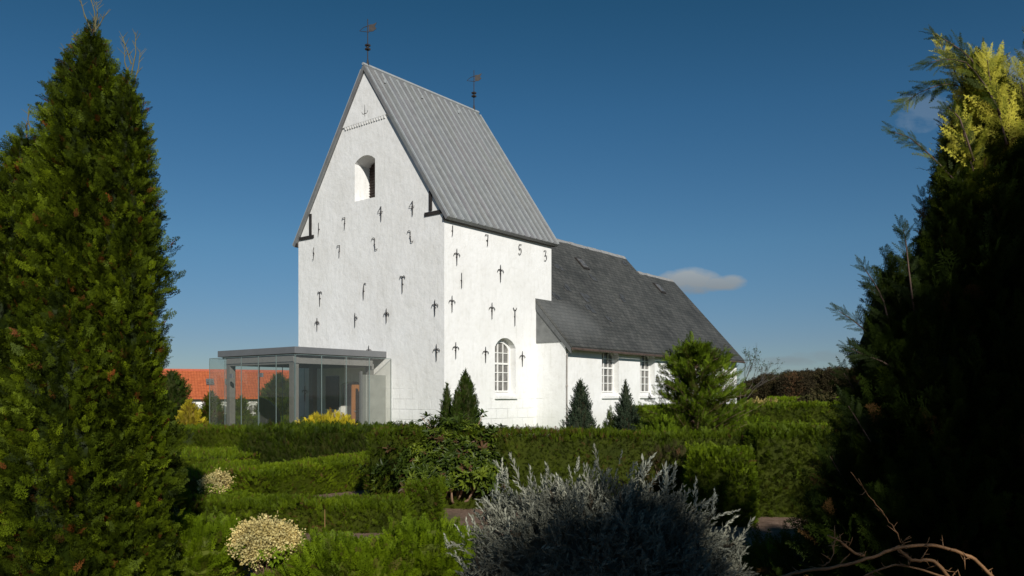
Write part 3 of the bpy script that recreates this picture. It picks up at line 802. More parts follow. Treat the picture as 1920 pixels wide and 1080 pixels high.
# --- wall anchors (tie irons)
def glyph(kind):
    """strokes in a 1-high box centred on 0: list of (points, radii)"""
    b = .042
    if kind == 'cross': return [([(0, .5), (0, .2), (0, 0), (0, -.5)], [.012, .05, .055, .014]), ([(-.24, .06), (-.21, .17), (-.10, .22), (0, .16), (.10, .22), (.21, .17), (.24, .06)], [.012, .03, .035, .04, .035, .03, .012])]
    if kind == 'halfcross': return [([(0, .5), (0, .2), (0, -.5)], [.012, .05, .014]), ([(0, .14), (.12, .22), (.2, .17), (.23, .06)], [.04, .035, .03, .012])]
    if kind == 'cross3': return [([(0, .5), (0, .2), (0, -.5)], [.012, .055, .014]), ([(-.24, .0), (-.21, .12), (-.1, .2), (0, .12), (.1, .2), (.21, .12), (.24, .0)], [.012, .03, .035, .05, .035, .03, .012]), ([(-.09, .1), (0, .04), (.09, .1)], [.02, .04, .02])]
    if kind == 'tee': return [([(0, .44), (0, .1), (0, -.5)], [.03, .042, .02]), ([(-.2, .34), (-.17, .44), (-.08, .47), (0, .40), (.08, .47), (.17, .44), (.2, .34)], [.012, .03, .035, .04, .035, .03, .012])]
    if kind == 'hook': return [([(0, -.5), (0, -.05), (.01, .2), (.04, .4), (.12, .49), (.21, .43)], [.014, .05, .04, .035, .03, .012])]
    if kind == 'wye': return [([(0, .38), (0, 0), (0, -.5)], [.03, .04, .02]), ([(-.13, .5), (-.10, .40), (0, .36), (.10, .40), (.13, .5)], [.012, .03, .035, .03, .012])]
    if kind == 'rod': return [([(0, .5), (0, .05), (0, -.05), (0, -.5)], [.016, .03, .045, .016])]
    if kind == 'anchor': return [([(0, .5), (0, 0), (0, -.5)], [.014, .055, .03]), ([(-.34, -.02), (-.28, -.2), (-.12, -.28), (0, -.22), (.12, -.28), (.28, -.2), (.34, -.02)], [.012, .03, .04, .05, .04, .03, .012])]
    if kind == '1': return [([(0, .5), (0, .1), (.0, -.1), (-.05, -.5)], [.014, .035, .05, .014])]
    if kind == '1s': return [([(.05, .5), (.0, .2), (.06, 0), (.0, -.4), (-.08, -.5)], [.016, .04, .05, .035, .016])]
    if kind == '7': return [([(-.22, .36), (-.2, .47), (0, .46), (.1, .48)], [.016, .03, .035, .035]), ([(.1, .48), (.06, .1), (.02, -.5)], [.035, .05, .018])]
    if kind == '4': return [([(.1, .5), (-.22, .12), (.26, .12)], [.03, .032, .02]), ([(.1, .5), (.1, 0), (.1, -.5)], [.035, .055, .016])]
    if kind == '2': return [([(-.26, .36), (-.16, .48), (.02, .46), (.06, .3), (.04, 0), (.1, -.3), (.08, -.44)], [.014, .035, .04, .04, .035, .04, .035]), ([(.08, -.44), (.22, -.46), (.34, -.4)], [.035, .035, .016])]
    if kind == '5': return [([(.24, .46), (-.06, .46), (-.10, .08), (.10, .1), (.2, -.1), (.14, -.36), (-.04, -.46), (-.18, -.36)], [.016, .035, .03, .032, .035, .035, .03, .014])]
    if kind == '3': return [([(-.2, .42), (-.1, .48), (.1, .44), (0, .1), (.16, .0), (.16, -.3), (.0, -.46), (-.14, -.40)], [.014, .03, .032, .03, .035, .035, .03, .014])]
def smoothpts(p, r, k=3):
    if len(p) < 4: return p, r
    P = []; Rr = []
    for i in range(len(p)-1):
        p0 = p[max(i-1, 0)]; p1 = p[i]; p2 = p[i+1]; p3 = p[min(i+2, len(p)-1)]
        for j in range(k):
            t = j/k
            P.append(tuple(.5*((2*p1[a])+(-p0[a]+p2[a])*t+(2*p0[a]-5*p1[a]+4*p2[a]-p3[a])*t*t+(-p0[a]+3*p1[a]-3*p2[a]+p3[a])*t**3) for a in (0, 1)))
            Rr.append(r[i]+(r[i+1]-r[i])*t)
    return P+[p[-1]], Rr+[r[-1]]
WEST = [('1', 599, 430, 24), ('7', 647, 419, 22), ('4', 714, 401, 27), ('4', 773, 391, 27), ('1s', 589, 476, 23), ('7', 637, 471, 22), ('2', 703, 458, 24), ('2', 770, 444, 23),
        ('tee', 601, 560, 27), ('hook', 683, 546, 30), ('tee', 756, 533, 32), ('cross3', 596, 608, 24), ('halfcross', 667, 600, 26), ('cross3', 726, 592, 27),
        ('cross', 817, 577, 30), ('cross', 820, 661, 31), ('cross', 693, 662, 28), ('anchor', 686, 208, 22), ('cross', 573, 738, 28)]
SOUTH = [('1', 847, 433, 21), ('7', 912, 451, 22), ('5', 973, 468, 20), ('3', 1021, 480, 20), ('cross', 855, 482, 31), ('rod', 864, 526, 29), ('cross', 937, 513, 33), ('cross', 846, 570, 31),
         ('cross', 921, 583, 31), ('wye', 964, 594, 34), ('cross', 853, 657, 31), ('cross', 909, 665, 30), ('cross', 978, 673, 29)]
for lst, fn, isw in ((WEST, on_u, True), (SOUTH, on_v, False)):
    for kd, px, py, hp in lst:
        s, z = fn(px, py); _, za = fn(px, py-hp/2); _, zb = fn(px, py+hp/2); H = za-zb
        m = MB(); fx = (-1 if isw else 1)*1.12
        for pts, rad in glyph(kd):
            pts, rad = smoothpts(pts, rad)
            P = [((-.045, s+a*fx*H, z+b*H) if isw else (s+a*fx*H, -.045, z+b*H)) for a, b in pts]
            m.tube(P, [max(.012, q_*H*.72) for q_ in rad], 6)
        m.tube([((-.05, s, z), (.03, s, z)) if isw else ((s, -.05, z), (s, .03, z))][0], .02, 5)
        m.build('wall_anchor', IRON, church)

# --- weather vanes
def vane(u, scale=1.0):
    zt = APEX+.03+rt/math.cos(slope)
    m = MB(); m.tube([(u, TW/2, zt-.05), (u, TW/2, zt+.25), (u, TW/2, zt+1.72)], [.035, .02, .016], 6)
    m.tube([(u, TW/2, zt+.0), (u, TW/2, zt+.22)], [.06, .03], 8)
    w_ = m.build('weather_vane', IRON, church)
    m = MB(); m.box((u-.075, TW/2-.075, zt+.58), (u+.075, TW/2+.075, zt+.64)); m.box((u-.075, TW/2-.075, zt+.72), (u+.075, TW/2+.075, zt+.78))
    m.tube([(u, TW/2, zt+.62), (u, TW/2, zt+.75)], .05, 8); m.build('knob', IRON, w_)
    # swallow-tailed blade points across the picture (world x)
    du, dv = d1.x, d2.x   # world +x in church axes
    X = lambda a, b: (u+du*a, TW/2+dv*a, zt+1.36+b)
    m = MB(); blade = [(.04, -.12), (.20, -.16), (.32, -.10), (.26, 0.0), (.34, .12), (.20, .10), (.04, .14)]
    nrm = Vector((-dv, du, 0)).normalized()*.008
    m.prism(blade, lambda a, b: Vector(X(a, b+a*.35))+nrm, lambda a, b: Vector(X(a, b+a*.35))-nrm)
    m.build('vane_blade', TAR, w_)
    m = MB(); m.tube([X(.05, .12), X(-.14, .06), X(-.30, -.07)], [.014, .012, .008], 5); m.tube([X(.05, -.12), X(-.12, -.10), X(-.30, -.08)], [.014, .012, .008], 5)
    m.build('vane_pointer', IRON, w_)
vane(.12); vane(TL-.12)

# ================================================================== GLASS PORCH
porch = thing('glass_porch', 'grey steel and glass entrance porch against the white tower gable', 'porch', C0, ANG)
PU, PV0, PV1 = -3.96, 2.83, 7.30
m = MB(); m.box((PU, PV0, 2.93), (-.01, PV1, 3.15)); m.build('porch_roof', STEEL, porch, bevel=.012)
m = MB(); m.box((PU+.12, PV0+.12, 2.86), (-.02, PV1-.12, 2.928)); m.build('soffit', STEELD, porch)
PU0, PU1, PVa, PVb = -3.78, -.38, 3.12, 6.75
for (u, v) in ((PU0, PVa), (PU0, PVb), (PU1, PVa+.2), (PU1, PVb-.2)):
    m = MB(); m.box((u-.11, v-.11, 0), (u+.11, v+.11, 2.60)); m.build('post', STEELD, porch, bevel=.006)
for a, b in (((PU0-.11, PVa-.11), (PU0+.11, PVb+.11)), ((PU1-.11, PVa+.09), (PU1+.11, PVb-.09))):
    m = MB(); m.box((a[0], a[1], 2.60), (b[0], b[1], 2.858)); m.build('beam', STEELD, porch)
for v in (PVa, PVb):
    m = MB(); m.box((PU0+.112, v-.09, 2.62), (PU1-.112, v+.09, 2.856)); m.build('beam', STEELD, porch)
def panes(a, b, fixed, axis, n):
    for i in range(n):
        s0 = a+(b-a)*i/n+.006; s1 = a+(b-a)*(i+1)/n-.006
        mp_ = (lambda s, t, z: (s, fixed+t, z)) if axis == 'u' else (lambda s, t, z: (fixed+t, s, z))
        m = MB(); P = lambda s, t, z: mp_(s, t, z)
        m.face([P(s0, 0, .08), P(s1, 0, .08), P(s1, 0, 2.88), P(s0, 0, 2.88)], 0)
        for s in (s0, s1): m.box((s-.006, -.008, .08), (s+.006, .008, 2.88), 1, lambda x, y, z: P(x, y, z))
        m.box((s0+.007, -.007, 2.875), (s1-.007, .007, 2.89), 1, lambda x, y, z: P(x, y, z))
        m.build('glass_pane', [GLASS, EDGE], porch)
panes(-4.12, -.02, 2.58, 'u', 4); panes(2.60, 7.54, -4.13, 'v', 5); panes(-4.12, -.02, 7.56, 'u', 4)
m = MB(); m.box((-.95, 2.86, 0), (-.02, 3.12, 2.30)); m.build('side_panel', PLATE, porch, bevel=.008)
m = MB(); m.box((-1.05, 3.02, 0), (-.97, 3.10, 2.42)); m.build('side_panel', STEEL, porch)
for u, v in ((PU0+.3, 4.4), (PU0+.3, 6.15)):
    m = MB(); m.box((-4.16, v-.07, 2.18), (-4.10, v+.07, 2.32)); m.build('glass_fitting', STEEL, porch)
panel = MB(); panel.box((-.06, 5.45, 1.05), (-.015, 6.2, 2.3)); o = panel.build('dark_reflection', DARK, church)  # dark panel stands in for a dark reflection in the porch glass

# ================================================================== HOUSE BEHIND THE PORCH
H0 = Vector((-31.5, 66, -2.4)); hang = math.atan2(4.2, 9.0)
house = thing('brick_house', 'long low house with orange red tiled roof and white walls beyond the churchyard', 'house', H0, hang)
HL, HD, HE = 22.0, 7.0, 3.90
m = MB(); wins = [1.6+i*2.55 for i in range(8)]
holed_wall(m, [(0, 0), (HL, 0), (HL, HE), (0, HE)], [arch(s, s+.95, 1.5, 3.2, .2) for s in wins], lambda s, z, d: (s, d, z), [.14]*8)
for u in (0, HL): m.face([(u, 0, 0), (u, HD, 0), (u, HD, HE), (u, HD/2, HE+2.05), (u, 0, HE)])
m.face([(0, HD, 0), (HL, HD, 0), (HL, HD, HE), (0, HD, HE)]); m.build('wall', simple('white_house_wall', (.72, .71, .68), .85, 0, .06, 2), house)
m = MB()
for sg_ in (-1, 1):
    m.prism([(HD/2+sg_*(HD/2+.35), HE-.28), (HD/2, HE+2.10), (HD/2, HE+2.27), (HD/2+sg_*(HD/2+.37), HE-.14)], lambda a, b: (-.3, a, b), lambda a, b: (HL+.3, a, b))
hr = m.build('roof', TILE, house)
m = MB(); m.tube([(-.3, HD/2, HE+2.27), (HL+.3, HD/2, HE+2.27)], .13, 8); m.build('ridge_tile', simple('ridge_clay', (.4, .10, .05), .8), hr)
for s in (6.3, 7.9, 12.0):
    m = MB(); yc = 1.7; zc = HE-.14+(yc+.37)*.623
    fz = lambda t: zc+t*.57; fy = lambda t: yc+t*.9
    m.prism([(s-.32, -.42), (s+.32, -.42), (s+.32, .42), (s-.32, .42)], lambda a, t: (a, fy(t)-.02, fz(t)+.02), lambda a, t: (a, fy(t)-.14, fz(t)+.12), 0)
    for i in range(2):
        for j in range(2):
            a0 = s-.28+i*.30; t0 = -.36+j*.38
            m.face([(a, fy(t)-.146, fz(t)+.126) for a, t in ((a0, t0), (a0+.26, t0), (a0+.26, t0+.33), (a0, t0+.33))], 1)
    m.build('skylight', [STEEL, PANE], hr)
m = MB(); m.box((-.2, -.3, HE-.36), (HL+.2, -.24, HE-.26)); m.build('gutter', TAR, house)
for s in wins:
    m = MB(); o_ = arch(s+.002, s+.948, 1.502, 3.198, .2); i_ = arch(s+.09, s+.86, 1.59, 3.11, .17)
    for i in range(len(o_)):
        j = (i+1) % len(o_); m.face([(o_[i][0], .09, o_[i][1]), (o_[j][0], .09, o_[j][1]), (i_[j][0], .09, i_[j][1]), (i_[i][0], .09, i_[i][1])])
    m.box((s+.455, .085, 1.55), (s+.495, .11, 3.15)); m.box((s+.08, .082, 2.35), (s+.87, .112, 2.40)); m.box((s-.05, -.06, 1.43), (s+1.0, .02, 1.495))
    f = m.build('window', FRAME, house)
    g = MB(); g.face([(p[0], .125, p[1]) for p in arch(s+.01, s+.94, 1.51, 3.19, .2)]); g.build('pane', PANE, f)
    g = MB(); A = arch(s-.12, s+1.07, 2.6, 3.36, .24)[2:]; B = arch(s-.02, s+.97, 2.6, 3.26, .22)[2:]
    for i in range(len(A)-1): g.face([(A[i][0], -.03, A[i][1]), (A[i+1][0], -.03, A[i+1][1]), (B[i+1][0], -.03, B[i+1][1]), (B[i][0], -.03, B[i][1])])
    g.build('brick_arch', simple('grey_arch_brick', (.30, .29, .28), .8), f)

# ================================================================== BIG TREES IN THE FOREGROUND
def prof_px(rows, Y):
    """rows: (py, radius px) -> (height, radius m), sorted by height"""
    return sorted([(EYE+(HY-py)/F*Y, rp/F*Y) for py, rp in rows])
# left thuja: several leaders in one crown
def thuja():
    Y = 5.6; r = np.random.default_rng(11); s = Y/F
    root = thing('thuja_tree', 'tall dense green thuja filling the left edge, with pointed top and brown flecks', 'tree', ((150-CX)*s, Y+.55, 0))
    ox = (150-CX)*s
    leaders = [  # centre px, rows(py, radius), n, y offset
        (176, [(38, 6), (70, 20), (110, 38), (170, 60), (240, 82), (330, 100), (450, 114), (600, 120), (800, 128), (1080, 136), (1180, 136)], 15000, .45),
        (240, [(132, 5), (165, 18), (210, 32), (300, 44), (420, 54), (560, 62), (750, 68), (1080, 74), (1180, 74)], 7500, .30),
        (50, [(236, 10), (270, 30), (330, 60), (430, 90), (600, 110), (800, 130), (1080, 150), (1180, 150)], 9000, .40),
        (-60, [(300, 10), (400, 60), (600, 110), (1180, 150)], 1500, .75),
        (120, [(500, 15), (650, 80), (900, 120), (1180, 130)], 3800, .12)]
    parts = []; tr = MB()
    for li, (cx, rows, n, yo) in enumerate(leaders):
        sl = (Y+yo)/F; prof = prof_px(rows, Y+yo); hs = np.array([p[0] for p in prof]); rs = np.array([p[1] for p in prof])
        zz = np.linspace(max(hs[0], .05), hs[-1], 400); cdf = np.cumsum(np.interp(zz, hs, rs)+.02); cdf /= cdf[-1]
        z = np.interp(r.random(n), cdf, zz); th = r.uniform(-np.pi*1.08, .08*np.pi, n)
        R0 = np.interp(z, hs, rs); cyl = np.stack([np.cos(th), np.sin(th), z*.9], 1)
        lum = .97+.12*vnoise(cyl, li+30, 3)+.19*vnoise(cyl, li+40, 8)+.21*vnoise(cyl*np.array([1, 1, .55]), li+44, 17)
        rad = R0*lum*np.clip(1-np.abs(r.normal(0, .12, n)), .5, 1.0)
        out = np.stack([np.cos(th), np.sin(th), 0*th], 1); sz = r.uniform(.055, .145, n)*np.clip(.55+R0*1.4, .5, 1.0)
        P = out*(rad-sz*.5)[:, None]; P[:, 2] = z-sz*.35; P[:, 0] += (cx-CX)*sl-ox; P[:, 1] += yo-.55
        hol = .7*vnoise(cyl, li+40, 8)+.9*vnoise(cyl*np.array([1, 1, .55]), li+44, 17)+r.normal(0, .12, n)
        keep = hol > -.62; z, th, R0, cyl, out, sz, P = [q_[keep] for q_ in (z, th, R0, cyl, out, sz, P)]; n = int(keep.sum())
        D = out*r.uniform(.55, 1.25, n)[:, None]+np.array([0, 0, .75])+r.normal(0, .34, (n, 3))
        tn = .16+.78*np.clip(.5+.20*vnoise(cyl, li+50, 4)+.22*vnoise(cyl, li+44, 17)+r.normal(0, .24, n), 0, 1)
        br = r.random(n) < .045*(1+2.2*vnoise(cyl, li+60, 5)); tn[br] = r.uniform(0, .08, br.sum()); sz = np.where(br, sz*.8, sz)
        parts.append(place(TH, P, D, sz, tn, r))
        # a few long bare whips at the top
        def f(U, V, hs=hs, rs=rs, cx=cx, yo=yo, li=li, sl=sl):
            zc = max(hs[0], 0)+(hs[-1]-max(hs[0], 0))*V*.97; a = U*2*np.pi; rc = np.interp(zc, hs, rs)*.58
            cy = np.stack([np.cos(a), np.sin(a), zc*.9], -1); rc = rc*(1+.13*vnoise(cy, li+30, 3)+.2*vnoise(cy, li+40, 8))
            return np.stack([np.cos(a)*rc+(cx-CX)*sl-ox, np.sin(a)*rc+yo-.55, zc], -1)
        parts.append((lumpy(f, 26, 60), .16))  # darkest green core paints in the shade deep between the sprays
        top = hs[-1]; x0 = (cx-CX)*sl-ox
        tr.tube([(x0*.3, (yo-.55)*.3, 0), (x0*.7, (yo-.55)*.8, .9), (x0, yo-.55, top*.6), (x0, yo-.55, top+.02)], [.06, .05, .025, .004], 7)
    quads('crown', parts, G_THUJA, root); tr.build('trunk', BARK, root, True)
    # bare twiggy whips above the crown
    rr = random.Random(3); DT = simple('dry_twig', (.12, .11, .05), .8)
    for bx, by, tx, ty in ((172, 60, 152, -6), (176, 55, 184, 5), (180, 60, 170, -12), (176, 62, 200, 30), (244, 150, 236, 85), (246, 140, 256, 62), (250, 160, 265, 95), (246, 120, 232, 70), (60, 250, 56, 205), (75, 240, 82, 205), (120, 120, 128, 95), (165, 75, 135, 70)):
        t = MB(); s6 = (Y+.42)/F; a = Vector(((bx-CX)*s6-ox, -.13, EYE+(HY-by)*s6)); b = Vector(((tx-CX)*s6-ox, -.15, EYE+(HY-ty)*s6)); mid = (a+b)/2+Vector((rr.uniform(-.02, .02), 0, 0))
        t.tube([a, mid, b], [.006, .004, .0015], 5)
        for k_ in range(7):
            q_ = mid.lerp(b, k_/7) if k_ > 1 else a.lerp(mid, .6); t.tube([q_, q_+Vector((rr.choice((-1, 1))*rr.uniform(.02, .05), rr.uniform(-.02, .02), rr.uniform(.03, .07)))], [.0028, .001], 4)
        t.build('bare_twig', DT, root)
thuja()

def leyland():
    Y = 4.6; s = Y/F; r = np.random.default_rng(21); bx = 1870
    root = thing('leyland_cypress', 'large dark feathery cypress at the right edge with yellow sunlit plumes at its top', 'tree', ((bx-CX)*s, Y, 0)); ox = (bx-CX)*s
    parts = []; tw_ = MB()
    def X(px, py, y=0.0): return np.array([(px-CX)*s-ox, y, EYE+(HY-py)*s])
    # body
    bodies = [(1862, [(120, 6), (160, 28), (220, 58), (290, 88), (370, 115), (450, 135), (540, 160), (650, 205), (800, 260), (1000, 320), (1200, 340)], 6500, .0), (1930, [(170, 10), (260, 70), (400, 120), (1200, 200)], 1500, .15), (1808, [(112, 5), (160, 20), (230, 34), (330, 48), (450, 62), (560, 70)], 1100, -.12), (1757, [(262, 5), (310, 22), (380, 36), (500, 52)], 600, -.18),
              (1735, [(415, 8), (470, 40), (560, 70), (700, 110), (1000, 190), (1200, 190)], 1900, -.15),
              (1652, [(480, 6), (530, 26), (620, 60), (740, 80), (1000, 130), (1200, 140)], 1300, -.1)]
    for li, (cx, rows, n, yo) in enumerate(bodies):
        prof = prof_px(rows, Y); hs = np.array([p[0] for p in prof]); rs = np.array([p[1] for p in prof])
        zz = np.linspace(max(hs[0], .05), hs[-1], 400); cdf = np.cumsum(np.interp(zz, hs, rs)+.03); cdf /= cdf[-1]
        z = np.interp(r.random(n), cdf, zz); th = r.uniform(-np.pi*1.1, .1*np.pi, n)
        R0 = np.interp(z, hs, rs); cyl = np.stack([np.cos(th), np.sin(th), z*.9], 1)
        rad = R0*(1+.16*vnoise(cyl, li+70, 3)+.20*vnoise(cyl, li+80, 7)+.12*vnoise(cyl, li+85, 15))*np.clip(1-np.abs(r.normal(0, .12, n)), .5, 1)
        out = np.stack([np.cos(th), np.sin(th), 0*th], 1); sz = r.uniform(.12, .32, n)*np.clip(.6+R0*1.2, .5, 1.05)*np.where(r.random(n) < .08, 1.35, 1)
        P = out*(rad-sz*.55)[:, None]; P[:, 2] = z-sz*.45; P[:, 0] += (cx-CX)*s-ox; P[:, 1] += yo
        D = out*r.uniform(.45, 1.0, n)[:, None]+np.array([0, 0, 1.0])+r.normal(0, .25, (n, 3))
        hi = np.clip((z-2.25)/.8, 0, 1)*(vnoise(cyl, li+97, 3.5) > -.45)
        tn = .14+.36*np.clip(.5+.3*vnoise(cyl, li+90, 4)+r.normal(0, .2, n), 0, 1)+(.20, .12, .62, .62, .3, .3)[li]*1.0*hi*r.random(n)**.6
        tn[r.random(n) < .02] = 0
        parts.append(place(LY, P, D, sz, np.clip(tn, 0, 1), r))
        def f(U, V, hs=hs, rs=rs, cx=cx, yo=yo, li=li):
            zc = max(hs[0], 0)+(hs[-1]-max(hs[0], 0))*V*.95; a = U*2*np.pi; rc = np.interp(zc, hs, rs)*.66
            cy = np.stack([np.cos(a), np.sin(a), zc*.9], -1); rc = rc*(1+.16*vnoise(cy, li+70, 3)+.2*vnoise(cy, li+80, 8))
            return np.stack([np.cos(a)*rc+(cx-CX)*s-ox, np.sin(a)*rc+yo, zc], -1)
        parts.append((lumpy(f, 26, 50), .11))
    # explicit arching branches: list of px points, frond size start/end, tint
    B = [([(1850, 400), (1822, 300), (1800, 220), (1775, 175), (1740, 175), (1700, 190), (1676, 208)], .15, .07, .55),
         ([(1822, 300), (1805, 225), (1785, 165), (1762, 122), (1750, 98)], .17, .06, .95),
         ([(1815, 250), (1790, 200), (1755, 155), (1715, 152), (1688, 160)], .14, .06, .5),
         ([(1800, 190), (1780, 140), (1740, 112), (1712, 96)], .12, .05, .5),
         ([(1840, 330), (1832, 240), (1838, 170), (1850, 128)], .20, .08, .95),
         ([(1790, 420), (1750, 360), (1700, 310), (1668, 282), (1636, 272)], .12, .05, .55),
         ([(1800, 470), (1772, 380), (1765, 320), (1758, 268)], .20, .08, .9),
         ([(1790, 370), (1765, 290), (1755, 235)], .13, .06, .45), ([(1770, 330), (1745, 250), (1722, 235)], .10, .05, .4),
         ([(1880, 300), (1878, 200), (1882, 140), (1880, 98)], .16, .06, .6), ([(1900, 260), (1905, 170), (1912, 125)], .13, .05, .6),
         ([(1905, 330), (1870, 230), (1862, 180)], .22, .10, .9), ([(1900, 400), (1860, 330), (1850, 270)], .22, .1, .85), ([(1935, 260), (1930, 200), (1940, 150)], .2, .1, .7),
         ([(1830, 300), (1815, 240), (1800, 185), (1796, 150)], .20, .08, .95), ([(1845, 290), (1850, 220), (1842, 170)], .19, .08, .9), ([(1790, 330), (1778, 270), (1768, 215)], .18, .08, .95), ([(1775, 345), (1762, 300), (1756, 262)], .18, .09, .9), ([(1820, 220), (1795, 150), (1765, 130)], .17, .07, .95),
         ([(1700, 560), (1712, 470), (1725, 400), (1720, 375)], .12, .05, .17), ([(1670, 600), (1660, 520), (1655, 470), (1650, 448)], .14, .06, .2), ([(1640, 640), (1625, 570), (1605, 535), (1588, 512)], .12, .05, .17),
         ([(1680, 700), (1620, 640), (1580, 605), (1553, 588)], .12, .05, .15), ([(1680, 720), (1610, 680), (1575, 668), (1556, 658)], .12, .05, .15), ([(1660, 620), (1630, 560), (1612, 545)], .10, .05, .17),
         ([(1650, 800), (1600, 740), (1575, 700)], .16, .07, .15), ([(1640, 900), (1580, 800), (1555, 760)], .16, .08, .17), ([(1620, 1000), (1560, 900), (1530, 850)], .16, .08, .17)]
    for bi, (pl, s0, s1, tnt) in enumerate(B):
        yo = -.18+.1*math.sin(bi*2.1)
        pts = [X(px, py, yo+.05*math.sin(k_+bi)) for px, py in pl]
        # resample
        seg = []
        for i in range(len(pts)-1):
            for t in np.linspace(0, 1, 6, endpoint=False): seg.append(pts[i]*(1-t)+pts[i+1]*t)
        seg.append(pts[-1]); seg = np.array(seg); K = len(seg)
        ker = np.array([.25, .5, .25])
        for _ in range(3):
            sm = seg.copy(); sm[1:-1] = .25*seg[:-2]+.5*seg[1:-1]+.25*seg[2:]; seg = sm
        T_ = unit(np.gradient(seg, axis=0)); side = unit(np.cross(T_, np.array([0, -1., .25])))
        P = []; D = []; S = []; Tn = []
        for i in range(0, K):
            u = i/(K-1)
            for sg_ in ((-1,) if i % 2 else (1,)):
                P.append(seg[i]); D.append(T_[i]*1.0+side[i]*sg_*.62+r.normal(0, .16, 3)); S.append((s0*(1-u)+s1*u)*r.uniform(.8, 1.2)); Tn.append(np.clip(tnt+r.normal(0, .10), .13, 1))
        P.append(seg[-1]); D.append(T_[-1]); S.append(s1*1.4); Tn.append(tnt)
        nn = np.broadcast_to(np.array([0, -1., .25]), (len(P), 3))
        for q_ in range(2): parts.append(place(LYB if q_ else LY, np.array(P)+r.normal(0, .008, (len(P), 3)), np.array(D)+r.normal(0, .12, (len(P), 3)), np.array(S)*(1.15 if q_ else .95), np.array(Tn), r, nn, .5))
        tw_.tube([tuple(q) for q in seg[::3]]+[tuple(seg[-1])], list(np.linspace(.006, .001, len(seg[::3])+1)), 5)
    quads('crown', parts, G_LEY, root)
    tw_.tube([(0, 0, 0), (.02, .05, 1.2), (0, 0, 2.6), (.03, 0, 3.1)], [.09, .07, .03, .01], 8)
    tw_.build('trunk', simple('brown_bark', (.085, .05, .035), .8, 0, .3), root, True)
leyland()

# trees behind the photographer: they stand outside the picture and shade its lower right corner
def shade_tree(x, y, H, rad, seed, lbl):
    n = 650 if seed in (1, 4) else 2600
    conifer('churchyard_tree', lbl, 'tree', x, y, [(.8, rad*.6), (2.0, rad), (H*.6, rad), (H*.88, rad*.8), (H*.97, rad*.45), (H, .05)], n, G_CYP, FS, .55, seed=seed, core=.8 if n > 1000 else .45, trunk_r=.18, group='trees behind the camera')
SHADE = [(3.9, -6.4, 6.75, .85, 1), (6.3, -4.4, 7.95, 1.6, 2), (10.3, -3.6, 9.4, 1.9, 3), (4.35, -9.0, 7.9, .75, 4)]
SLBL = ['leftmost dark evergreen behind the camera', 'dark evergreen behind the camera, second from the left', 'tallest dark evergreen behind the camera on the right', 'slimmest dark evergreen standing farthest behind the camera']
for (a, b, c, d, e_), l in zip(SHADE, SLBL): shade_tree(a, b, c, d, e_, l)

# ================================================================== BLUE SHRUB
def blue_shrub():
    Y = 4.3; s = Y/F; r = np.random.default_rng(31)
    ext = []
    for px, py, L_ in ((1010, 960, 0), (1098, 858, .2), (1116, 872, .18), (1178, 862, .2), (1218, 866, .2), (1228, 876, .18), (1010, 888, .18), (1030, 896, .16), (1075, 890, .16), (1258, 886, .16), (1300, 905, .16),
                       (955, 900, .18), (940, 885, .2), (905, 945, .18), (1145, 884, .16), (1330, 920, .16), (880, 965, .18), (860, 1000, .18), (850, 1030, .18), (1380, 965, .16)):
        if not L_: continue
        x = (px-CX)*s; z = EYE+(HY-py)*s; c = np.array([(1130-CX)*s, 0, .45])
        d = np.array([x-c[0], -.05, (z-c[2])*1.0]); d = d/np.linalg.norm(d)+np.array([0, 0, .5]); d /= np.linalg.norm(d)
        for k_ in range(4):
            dd_ = d+r.normal(0, .30, 3); tip = np.array([x, r.uniform(-.15, .12), z])+r.normal(0, .012, 3)
            L_ = L_*r.uniform(.7, 1.05); ext.append((tip+r.normal(0, .03, 3)-unit(dd_)*L_*.9-np.array([(1130-CX)*s, 0, 0]), dd_, L_, 1.0 if k_ else .7))
    P, D, S, Tn = map(np.array, zip(*ext))
    ex = place(SH, P, D, S*.95, Tn, r)
    shrub('grey_leaved_shrub', 'wide silvery blue grey shrub in the foreground below the nave', 'shrub', (1130-CX)*s, Y, .80, .62, 1.18, 8000, G_BLUE, SH, .11, (.1, .85), .03, 31, .30, .74, 0, .14, 8, .1, .16, extra=ex, dj=.62)
blue_shrub()

